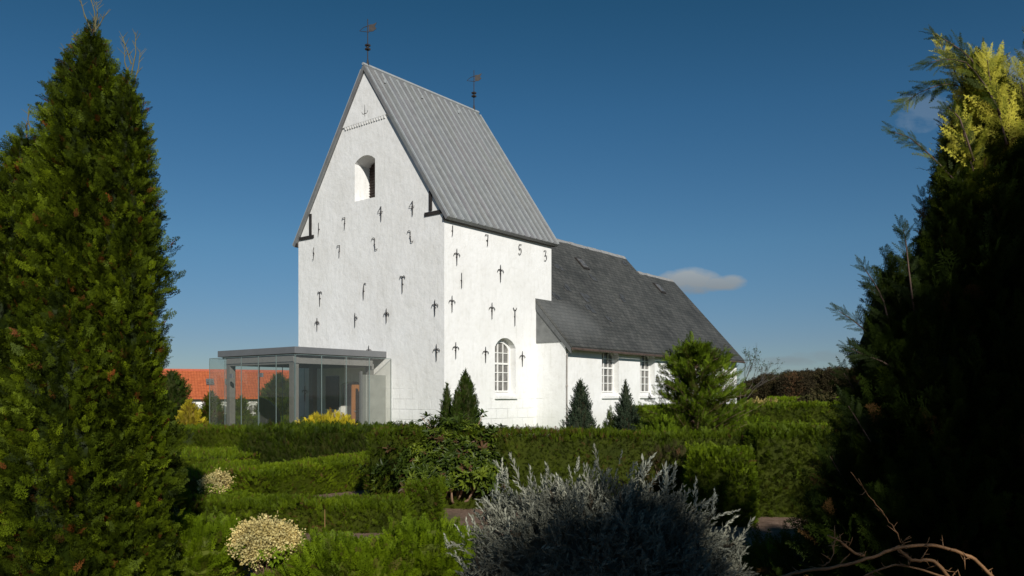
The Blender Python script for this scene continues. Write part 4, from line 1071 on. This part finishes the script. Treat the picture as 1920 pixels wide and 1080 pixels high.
# ================================================================== DEAD BRANCHES, lower right
def dead_branch():
    Y = 3.1; s = Y/F; rr = random.Random(9)
    root = thing('thorn_branch', 'bare orange brown thorny branch arching across the bottom right corner', 'branch', at(1800, 1090, Y))
    O = Vector(root.location)
    def X(px, py, dy=0.0): return at(px, py, Y+dy)-O
    def wig(pts, r0, r1, name, thorns=6, parent=root):
        P = [X(*p) for p in pts]; m = MB(); Q = []
        for i in range(len(P)-1):
            for k_ in range(5):
                t = k_/5; p0 = P[max(i-1, 0)]; p1 = P[i]; p2 = P[i+1]; p3 = P[min(i+2, len(P)-1)]
                q = .5*((2*p1)+(-p0+p2)*t+(2*p0-5*p1+4*p2-p3)*t*t+(-p0+3*p1-3*p2+p3)*t**3)
                Q.append(q+Vector([rr.uniform(-.0025, .0025) for _ in range(3)]))
        Q.append(P[-1]); n = len(Q); m.tube(Q, [r0+(r1-r0)*i/(n-1)+rr.uniform(0, .0007) for i in range(n)], 7)
        for _ in range(thorns):
            i = rr.randrange(n-1); d = Vector((rr.uniform(-1, 1), rr.uniform(-.6, .6), rr.uniform(-.5, 1))).normalized(); l = rr.uniform(.012, .06)
            e_ = Q[i]+d*l; m.tube([Q[i], Q[i]+d*l*.5+Vector((0, 0, rr.uniform(-.008, .008))), e_], [.0028, .002, .0008], 4)
            if l > .04: m.tube([Q[i]+d*l*.5, Q[i]+d*l*.5+Vector((rr.uniform(-.03, .03), 0, rr.uniform(0, .03)))], [.0016, .0008], 4)
        return m.build(name, DEADW, parent, True)
    wig([(1440, 1090), (1500, 1072), (1560, 1064), (1625, 1048), (1680, 1028), (1735, 1022), (1790, 1032), (1835, 1055), (1870, 1095)], .0055, .0070, 'main_stem', 26)
    wig([(1622, 1042), (1600, 1035), (1575, 1015), (1552, 1004)], .006, .003, 'side_twig', 10)
    wig([(1680, 1024), (1710, 1050), (1750, 1052), (1785, 1090)], .006, .007, 'side_twig', 10)
    wig([(1692, 1020), (1672, 985), (1648, 952), (1622, 920), (1595, 885)], .0022, .0008, 'side_twig', 5)
    wig([(1800, 1090), (1680, 1060), (1600, 1090)], .004, .003, 'side_twig', 12)
    wig([(1565, 1020), (1560, 1045), (1545, 1060)], .002, .001, 'side_twig', 6)
dead_branch()

# ================================================================== HEDGES
def gx(px, Y): return (px-CX)/F*Y
hedge('clipped_hedge', 'long clipped green hedge running right from the rhododendron in front of the church', (gx(700, 11.7), 11.7), (gx(1408, 11.15), 11.15), .8, 1.07, 15000, size=.075, seed=1, shag=.5, topup=.7, tint=(.10, .55), brown=.08)
hedge('clipped_hedge', 'darker clipped hedge at the right, ending behind the large cypress', (gx(1412, 10.7), 10.9), (gx(1760, 10.3), 10.5), .9, 1.10, 7000, mat_=G_HEDGE, size=.10, T=FM, seed=2, tint=(.08, .45), shag=.5, rnd=.1, brown=.03)
hedge('clipped_hedge', 'dark rounded yew hedge with light shoots on top, left of the rhododendron', (gx(478, 17.6), 17.6), (gx(770, 17.2), 17.2), 1.5, .86, 9000, mat_=G_DARK, size=.12, seed=3, shag=1.0, topup=1.6, tint=(.10, .75), rnd=.16, brown=.02)
hedge('clipped_hedge', 'far dark green hedge in front of the glass porch, left part', (gx(300, 21.5), 21.5), (gx(640, 20.6), 20.6), 1.3, .72, 7000, size=.12, seed=4, tint=(.15, .7), topup=.9)
hedge('clipped_hedge', 'low green hedge sloping beyond the small dry hydrangea', (gx(300, 18.0), 18.0), (gx(500, 17.0), 17.0), 2.2, .36, 3500, size=.10, seed=5, tint=(.3, .9))
hedge('clipped_hedge', 'broad sunlit green hedge in the middle left, running up to the rhododendron', (gx(448, 12.3), 12.2), (gx(735, 14.5), 14.4), .95, .42, 9000, size=.08, seed=6, tint=(.3, .95), topup=.8, brown=.05, h1=.58)
hedge('clipped_hedge', 'low green hedge left of the small clipped cube bush', (gx(300, 9.6), 9.6), (gx(770, 9.6), 9.6), .8, .33, 9000, size=.075, seed=7, tint=(.15, .8), brown=.08)
hedge('clipped_hedge', 'low hedge joining the thuja and the small dry hydrangea', (gx(330, 11.5), 11.5), (gx(440, 14.2), 14.2), .9, .42, 3500, size=.08, seed=8, tint=(.25, .9))
hedge('clipped_hedge', 'small clipped cube bush before the rhododendron', (gx(764, 9.75), 9.75), (gx(829, 9.7), 9.7), .45, .52, 2600, size=.07, seed=9, tint=(.25, .85), cat='bush', rnd=.12, brown=.03, T=FM)
hedge('clipped_hedge', 'bright green clipped bush with square corner behind the blue grey shrub', (gx(1290, 10.1), 10.1), (gx(1410, 9.95), 9.95), .7, .90, 5000, size=.085, seed=10, tint=(.25, .85), mat_=G_HEDGE, rnd=.22, T=FM, shag=.4, cat='bush', brown=.02)
hedge('clipped_hedge', 'distant hedge between the nave and the wooded hill', (gx(1170, 29), 29), (gx(1640, 26), 26), 1.4, 1.12, 9000, size=.16, seed=11, tint=(.2, .85), h1=1.3)
hedge('clipped_hedge', 'hedge strip close behind the long clipped hedge, below the loose conifer', (gx(1180, 18.5), 18.5), (gx(1560, 18.0), 18.0), 1.2, .88, 6500, size=.12, seed=12, tint=(.25, .9))
hedge('clipped_hedge', 'far bright green hedge top below the wooded hill', (gx(1440, 46), 46), (gx(1760, 44), 44), 1.5, 1.35, 4500, size=.24, seed=13, tint=(.4, .95), mat_=G_LIME)
hedge('clipped_hedge', 'dark low hedge bordering the soil strip at the lower right', (gx(1545, 8.4), 8.4), (gx(1800, 8.2), 8.2), .8, .45, 4000, size=.08, seed=14, tint=(.1, .5), mat_=G_HEDGE)

# ================================================================== SHRUBS
def rhododendron():
    x, y = gx(858, 12.0), 11.6; r = np.random.default_rng(41)
    ext = []
    for px, py in ((790, 790), (800, 782), (815, 785), (826, 792), (775, 800), (760, 806), (905, 775), (900, 782), (925, 803), (935, 806), (950, 808), (920, 810), (840, 790), (745, 812), (830, 778), (870, 780), (940, 800)):
        p = at(px, py, 11.5+r.uniform(-.3, .3)); ext.append((p.x-x, p.y-y, p.z))
    P = np.array(ext); D = np.array([0, -.2, 1.])+r.normal(0, .3, (len(P), 3))
    ex = place(RO, P, D, .12, .5+0*P[:, 0], r)
    root = shrub('rhododendron', 'loose dark rhododendron bush with leathery leaves between the clipped hedges', 'shrub', x, y, 1.10, .85, 1.24, 2600, G_RHODO, RO, .095, (.05, .95), .05, 41, .5, .78, .0, .16, 0, .12, .14, extra=ex)
    t = MB(); rr = random.Random(5)
    for i in range(16):
        a = rr.uniform(3.3, 6.1); e1 = rr.uniform(.55, .95)
        p = [(0, -.2, .02), (math.cos(a)*.35*e1, math.sin(a)*.45*e1-.1, .12+rr.uniform(0, .1)), (math.cos(a)*.75*e1, math.sin(a)*.8*e1, .35+rr.uniform(0, .2)), (math.cos(a)*.8*e1, math.sin(a)*.6*e1, .55+rr.uniform(0, .2))]
        t.tube(p, [.022, .018, .012, .006], 6)
    for px, py in ((790, 780), (800, 785), (935, 806), (905, 778), (770, 806)):
        p = at(px, py, 11.5); t.tube([(0, 0, .6), ((p.x-x)*.7, 0, (p.z)*.8), (p.x-x, p.y-y, p.z)], [.012, .008, .003], 5)
    t.build('stem', simple('tan_branch', (.30, .19, .12), .7, 0, .3, 12), root, True)
rhododendron()

# twin cypresses in front of the tower corner
conifer('cypress', 'tallest slim dark cypress in front of the tower corner', 'tree', gx(873, 19), 19, [(.3, .30), (.9, .38), (1.4, .28), (1.9, .14), (2.20, .015)], 1700, G_CYP, FM, .14, seed=51, up=1.6, lump=.12, group='slim cypresses by the tower')
conifer('cypress', 'shorter pointed cypress just left of the tallest slim one', 'tree', gx(838, 19.2), 19.2, [(.3, .22), (.9, .20), (1.4, .12), (1.88, .015)], 900, G_CYP, FM, .13, seed=52, up=1.6, lump=.14, group='slim cypresses by the tower')
conifer('cypress', 'small cypress tucked between the other two by the tower', 'tree', gx(855, 18.8), 18.8, [(.3, .20), (.9, .16), (1.3, .11), (1.72, .015)], 700, G_CYP, FM, .12, seed=53, up=1.6, lump=.12, group='slim cypresses by the tower')
# bluish dwarf conifers by the nave
conifer('dwarf_conifer', 'blue green dwarf conifer standing nearest the downpipe', 'tree', gx(1088, 17.5), 17.5, [(.5, .36), (.9, .34), (1.3, .22), (1.72, .12), (1.92, .02)], 1500, G_SPRUCE, SHT, .15, seed=54, up=1.4, lump=.25, group='blue green dwarf conifers by the nave')
conifer('dwarf_conifer', 'blue green dwarf conifer with a crooked tip between the first two nave windows', 'tree', gx(1173, 17.5), 17.5, [(.4, .28), (.9, .30), (1.25, .22), (1.5, .11), (1.90, .015)], 1300, G_SPRUCE, SHT, .15, seed=55, up=1.6, lump=.3, group='blue green dwarf conifers by the nave')
shrub('low_conifer_bush', 'low dark conifer bush left of the crooked dwarf conifer', 'bush', gx(1146, 17.6), 17.6, .22, .25, 1.2, 500, G_CYP, FM, .12, seed=56)

# loose light conifer in front of the choir
def loose_conifer():
    Y = 17.0; s = Y/F; r = np.random.default_rng(61); cx = 1305
    root = thing('loose_conifer', 'loose bright green conifer in front of the choir wall, half hiding it', 'tree', ((cx-CX)*s, Y, 0)); P = []; D = []; S = []; Tn = []; t = MB()
    t.tube([(0, 0, 0), (.03, 0, 1.2), (-.02, 0, 2.0), (-.06, 0, 2.75)], [.05, .04, .02, .006], 7)
    for i in range(250):
        u = r.random()**1.0; z0 = .30+2.25*u; a = r.uniform(0, 6.28); ln = (1.22*(1-u)**.55+.14)*r.uniform(.6, 1.1)*(1.05 if math.cos(a) > 0 else .98)
        d = np.array([math.cos(a), math.sin(a)*.8, r.uniform(.25, .75)]); k = 10
        pts = [np.array([0, 0, z0-.25*ln*.5])+d*ln*q-np.array([0, 0, .10*q*q*ln]) for q in np.linspace(0, 1, k)]
        t.tube([tuple(p) for p in pts[::3]], list(np.linspace(.010, .003, len(pts[::3]))), 4)
        for q in range(2, k):
            for _ in range(4):
                P.append(pts[q]+r.normal(0, .03, 3)); D.append(d*.8+np.array([0, 0, .45])+r.normal(0, .5, 3)); S.append(r.uniform(.10, .20)); Tn.append(np.clip(r.normal(.42, .2)+.22*math.sin(i*1.7), .08, .95))
    for zt_, xx in ((2.98, -.12), (2.85, .02), (2.8, -.25), (2.6, .18), (2.55, -.35)):
        for _ in range(7): P.append(np.array([xx, 0, zt_-.3])+r.normal(0, .04, 3)); D.append(np.array([0, 0, 1.])+r.normal(0, .3, 3)); S.append(.24); Tn.append(.6)
    quads('crown', [place(FM, np.array(P), np.array(D), np.array(S), np.array(Tn), r)], G_LOOSE, root)
    t.build('trunk', BARK, root, True)
loose_conifer()
shrub('spreading_juniper', 'spreading light green juniper at the foot of the loose conifer on its right', 'bush', gx(1392, 17.0), 17.0, .75, .5, 1.1, 1200, G_LOOSE, FM, .2, seed=62, up=.5, lump=.3, core=.6, group='junipers under the loose conifer')
shrub('spreading_juniper', 'pale green upright juniper at the foot of the loose conifer on its left', 'bush', gx(1248, 16.4), 16.4, .38, .35, 1.05, 600, G_LOOSE, FM, .18, (.5, .95), seed=63, up=1.3, lump=.25, core=.5, group='junipers under the loose conifer')

# golden and other small bushes by the porch
shrub('golden_bush', 'low golden yellow bush in front of the glass porch', 'bush', gx(612, 21.6), 21.8, .92, .7, 1.13, 1500, G_GOLD, FM, .20, (.35, 1), .04, 64, .8, .75)
conifer('golden_conifer', 'orange yellow conifer beside the thuja, left of the porch', 'tree', gx(357, 24), 24, [(.1, .45), (.7, .42), (1.1, .25), (1.45, .03)], 900, G_GOLD, FM, .2, tint=(.1, .7), seed=65, up=1.2)
conifer('garden_conifer', 'green conical conifer behind the left glass corner of the porch', 'tree', gx(396, 33), 33, [(.0, .75), (.6, .62), (1.2, .35), (1.75, .04)], 900, G_HEDGE, FM, .3, seed=66, tint=(.0, .6), brown=.25, group='conifers beyond the porch')
conifer('garden_conifer', 'dark green round topped tree left of the tiled roof, beside the thuja', 'tree', gx(322, 44), 44, [(.0, .7), (1.2, .95), (2.2, .75), (2.9, .1)], 900, G_CYP, FM, .4, seed=67, group='conifers beyond the porch')
conifer('garden_conifer', 'slim green conifer seen through the glass before the white house wall', 'tree', gx(452, 40), 40, [(-.3, .45), (.6, .40), (1.2, .22), (1.55, .04)], 600, G_HEDGE, FM, .3, seed=68, tint=(.2, .6), group='conifers beyond the porch')
conifer('garden_conifer', 'small olive conifer seen through the glass between the house windows', 'tree', gx(492, 40), 40, [(-.3, .38), (.6, .32), (1.25, .16), (1.5, .04)], 500, G_HEDGE, FM, .28, seed=69, tint=(.0, .4), group='conifers beyond the porch')
conifer('garden_conifer', 'large rounded green conifer seen through the glass beside the tower corner', 'tree', gx(524, 40), 40, [(-.3, .6), (.8, .95), (1.6, .85), (2.2, .5), (2.65, .08)], 1300, G_CYP, FM, .35, seed=70, tint=(.5, 1), group='conifers beyond the porch')
hedge('clipped_hedge', 'far low hedge seen through the porch glass in front of the white house', (gx(345, 38), 38), (gx(560, 39), 39), 1.2, .45, 2500, size=.2, seed=71, tint=(.2, .7))
# dark memorial stone seen through the porch glass
def memorial():
    Y = 30.5; x = gx(503, Y); root = None; m = MB()
    poly = [(-.30, 0), (.42, 0), (.46, .75), (.36, 1.1), (.02, 1.40), (-.20, 1.50), (-.32, 1.4), (-.26, .9)]
    m.prism(poly, lambda a, b: (a, -.18-.05*b, b), lambda a, b: (a*.92, .22-.05*b, b*.97))
    o = m.build('memorial_stone', GRANITE, None); o.location = (x, Y, 0)
    tag(o, 'dark upright memorial stone seen through the left side of the glass porch', 'memorial stone')
memorial()

# dry hydrangeas
def hydrangea(label, px, py, wpx, hpx, Y, seed, n=34):
    s = Y/F; r = np.random.default_rng(seed); cx = (px-CX)*s; zc = EYE+(HY-py)*s; rx = wpx*s/2; rz = hpx*s/2
    root = thing('dry_hydrangea', label, 'shrub', (cx, Y, 0), 0, 'dry hydrangeas among the hedges'); parts = []; heads = []
    t = MB()
    for i in range(n):
        th = r.uniform(0, 2*np.pi); ph = np.arcsin(r.uniform(-.45, 1)); q = np.array([np.cos(th)*np.cos(ph)*rx, np.sin(th)*np.cos(ph)*rx, np.sin(ph)*rz*1.0])*.82
        c = np.array([0, 0, zc])+q; hr_ = .075*r.uniform(.7, 1.2); k = 34
        o3 = unit(r.normal(size=(k, 3))); P = c+o3*hr_*r.uniform(.7, 1.0, (k, 1)); parts.append(place(LC3, P, o3, .036*r.uniform(.7, 1.2, k), np.clip(r.normal(.62, .25, k), 0, 1), r))
        t.tube([(q[0]*.2, q[1]*.2, 0), tuple(c*np.array([.7, .7, .7])), tuple(c)], [.006, .005, .003], 4)
    quads('flower_head', parts, G_DRY, root)
    k = 40; o3 = unit(r.normal(size=(k, 3))); o3[:, 2] = -np.abs(o3[:, 2])*.8; P = np.array([0, 0, zc])+o3*np.array([rx, rx, rz])*.95
    P[:, 2] = np.maximum(P[:, 2], .05)
    quads('foliage', [place(RO, P, o3+np.array([0, 0, .8]), .07, .85+.15*r.random(k), r)], G_LOOSE, root)
    t.build('stem', BARK, root)
hydrangea('large rounded dry cream hydrangea heads near the bottom, lower left', 500, 1020, 116, 84, 6.6, 81, 90)
hydrangea('smaller dry beige hydrangea beside the hedges, farther back', 408, 909, 60, 46, 10.7, 82, 26)

# foreground conifer ground bushes at the lower left
shrub('low_juniper', 'feathery light green juniper at the bottom edge beside the thuja', 'bush', gx(345, 6.8), 6.9, .48, .5, .54, 1300, G_LIME, FM, .16, (.1, .8), .05, 91, .8, .75, 0, .2, group='low junipers in the foreground')
shrub('low_juniper', 'feathery green juniper at the bottom edge right of the large hydrangea', 'bush', gx(665, 6.8), 6.6, .60, .5, .40, 1500, G_LIME, FM, .15, (.1, .8), .05, 92, .8, .75, 0, .2, group='low junipers in the foreground')
shrub('low_juniper', 'low green juniper touching the left side of the blue grey shrub', 'bush', gx(800, 6.9), 6.8, .55, .5, .50, 1300, G_LIME, FM, .15, (.15, .85), .03, 93, .8, .75, 0, .2, group='low junipers in the foreground')
shrub('low_juniper', 'low green juniper around the base of the large hydrangea', 'bush', gx(480, 6.0), 5.75, .4, .3, .12, 700, G_LIME, FM, .14, (.15, .85), .04, 94, .8, .75, 0, .2, group='low junipers in the foreground')
shrub('low_juniper', 'bushy green juniper between the thuja and the small dry hydrangea', 'bush', gx(325, 9.4), 9.0, .32, .4, .66, 900, G_HEDGE, FM, .13, (.3, .95), .06, 95, .9, .75, 0, .2, group='low junipers in the foreground')
shrub('low_juniper', 'dark low shrub between the blue grey shrub and the thorny branch', 'bush', gx(1500, 5.9), 5.9, .70, .6, .48, 1600, G_HEDGE, FM, .13, (.05, .6), .05, 96, .9, .75, 0, .2, group='low junipers in the foreground')
shrub('russet_heather', 'brownish bush with pale seed heads above the blue grey shrub', 'bush', gx(1262, 10.6), 10.72, .42, .22, .94, 500, G_BROWN, FM, .09, (.2, 1), .03, 97, .8, 0)

# tall dry stalks
m_ = MB(); rr = random.Random(8)
for px, pt, pb, Y in ((612, 955, 1075, 6.9), (645, 1035, 1080, 6.8), (655, 1000, 1080, 6.7), (505, 965, 990, 7.2)):
    a = at(px, pb, Y); b = at(px-3, pt, Y); m_.tube([a, (a+b)/2+Vector((rr.uniform(-.01, .01), 0, 0)), b], [.006, .005, .002], 5)
o = m_.build('dry_stalk', simple('dry_stalk', (.28, .15, .06), .8), None); tag(o, 'thin brown dry stalks rising from the low juniper near the bottom', 'stalks')

# ================================================================== BACKGROUND
def bare_tree():
    x, y = gx(1392, 46), 46.5; root = thing('thin_tree', 'thin almost bare tree behind the far corner of the choir', 'tree', (x, y, 0)); t = MB(); rr = random.Random(12); P = []
    def grow(p, d, l, r0, lev):
        q = p+d*l; t.tube([p, (p+q)/2+Vector((rr.uniform(-.04, .04), 0, rr.uniform(-.03, .03))), q], [r0, r0*.8, r0*.6], 5); P.append(q)
        if lev == 0: return
        for _ in range(3 if lev > 1 else 4):
            nd = (d+Vector((rr.uniform(-.8, .8), rr.uniform(-.5, .5), rr.uniform(-.2, .5)))).normalized(); grow(q if rr.random() < .6 else (p+q)/2, nd, l*rr.uniform(.55, .85), r0*.6, lev-1)
    grow(Vector((0, 0, 0)), Vector((.02, 0, 1)), 1.9, .04, 4)
    t.build('trunk', simple('grey_twig', (.07, .06, .05), .8), root, True)
    r = np.random.default_rng(5); P = np.array([tuple(p) for p in P]); P = P[r.random(len(P)) < .55]; P = P[P[:, 2] < 4.3]
    quads('crown', [place(LC, P, r.normal(size=P.shape), .13, .5+0*P[:, 0], r)], G_RHODO, root)
bare_tree()

def wood():
    r = np.random.default_rng(9); P = []; S = []; Tn = []
    for i in range(560):
        x = r.uniform(45, 230); y = r.uniform(205, 285)
        px = CX+x/y*F; topy = np.interp(px, [1380, 1400, 1430, 1480, 1560, 1700, 1920, 2200], [724, 712, 701, 694, 688, 684, 680, 676])
        top = EYE+(HY-topy)/F*y-r.uniform(0, 1.5); g = float(ground_h(np.array(x), np.array(y)))
        if top-g < 2: top = g+2.5
        hgt = top-g; rad = r.uniform(1.6, 3.2); k = 260
        o3 = unit(r.normal(size=(k, 3))); q = o3*np.array([rad, rad, hgt*.52])*r.uniform(.72, 1.03, (k, 1)); q[:, 2] += g+hgt*.48
        q[:, 0] += x; q[:, 1] += y; P.append(q); S.append(r.uniform(.35, .9, k)); Tn.append(np.clip(r.normal(.45, .12, k)+r.normal(0, .22), 0, 1))
    P = np.concatenate(P); S = np.concatenate(S); Tn = np.concatenate(Tn)
    o = quads('far_wood', [place(LC, P, r.normal(size=P.shape), S, Tn, r)], G_BROWN, None); tag(o, 'reddish brown autumn wood covering the distant low hill', 'wood', None, 'stuff')
wood()
shrub('russet_bush', 'reddish brown bush below the wooded hill, beside the large cypress', 'bush', gx(1535, 40), 40, 1.3, .9, 1.75, 700, G_BROWN, LC, .35, (.6, 1), 0, 98, .3, .8)
shrub('seed_head_bush', 'pale seed heads standing above the distant hedge right of the nave', 'bush', gx(1425, 34), 34, 1.1, .6, 1.45, 700, G_DRY, FS, .25, (.0, .5), 0, 99, 1.0, .6)
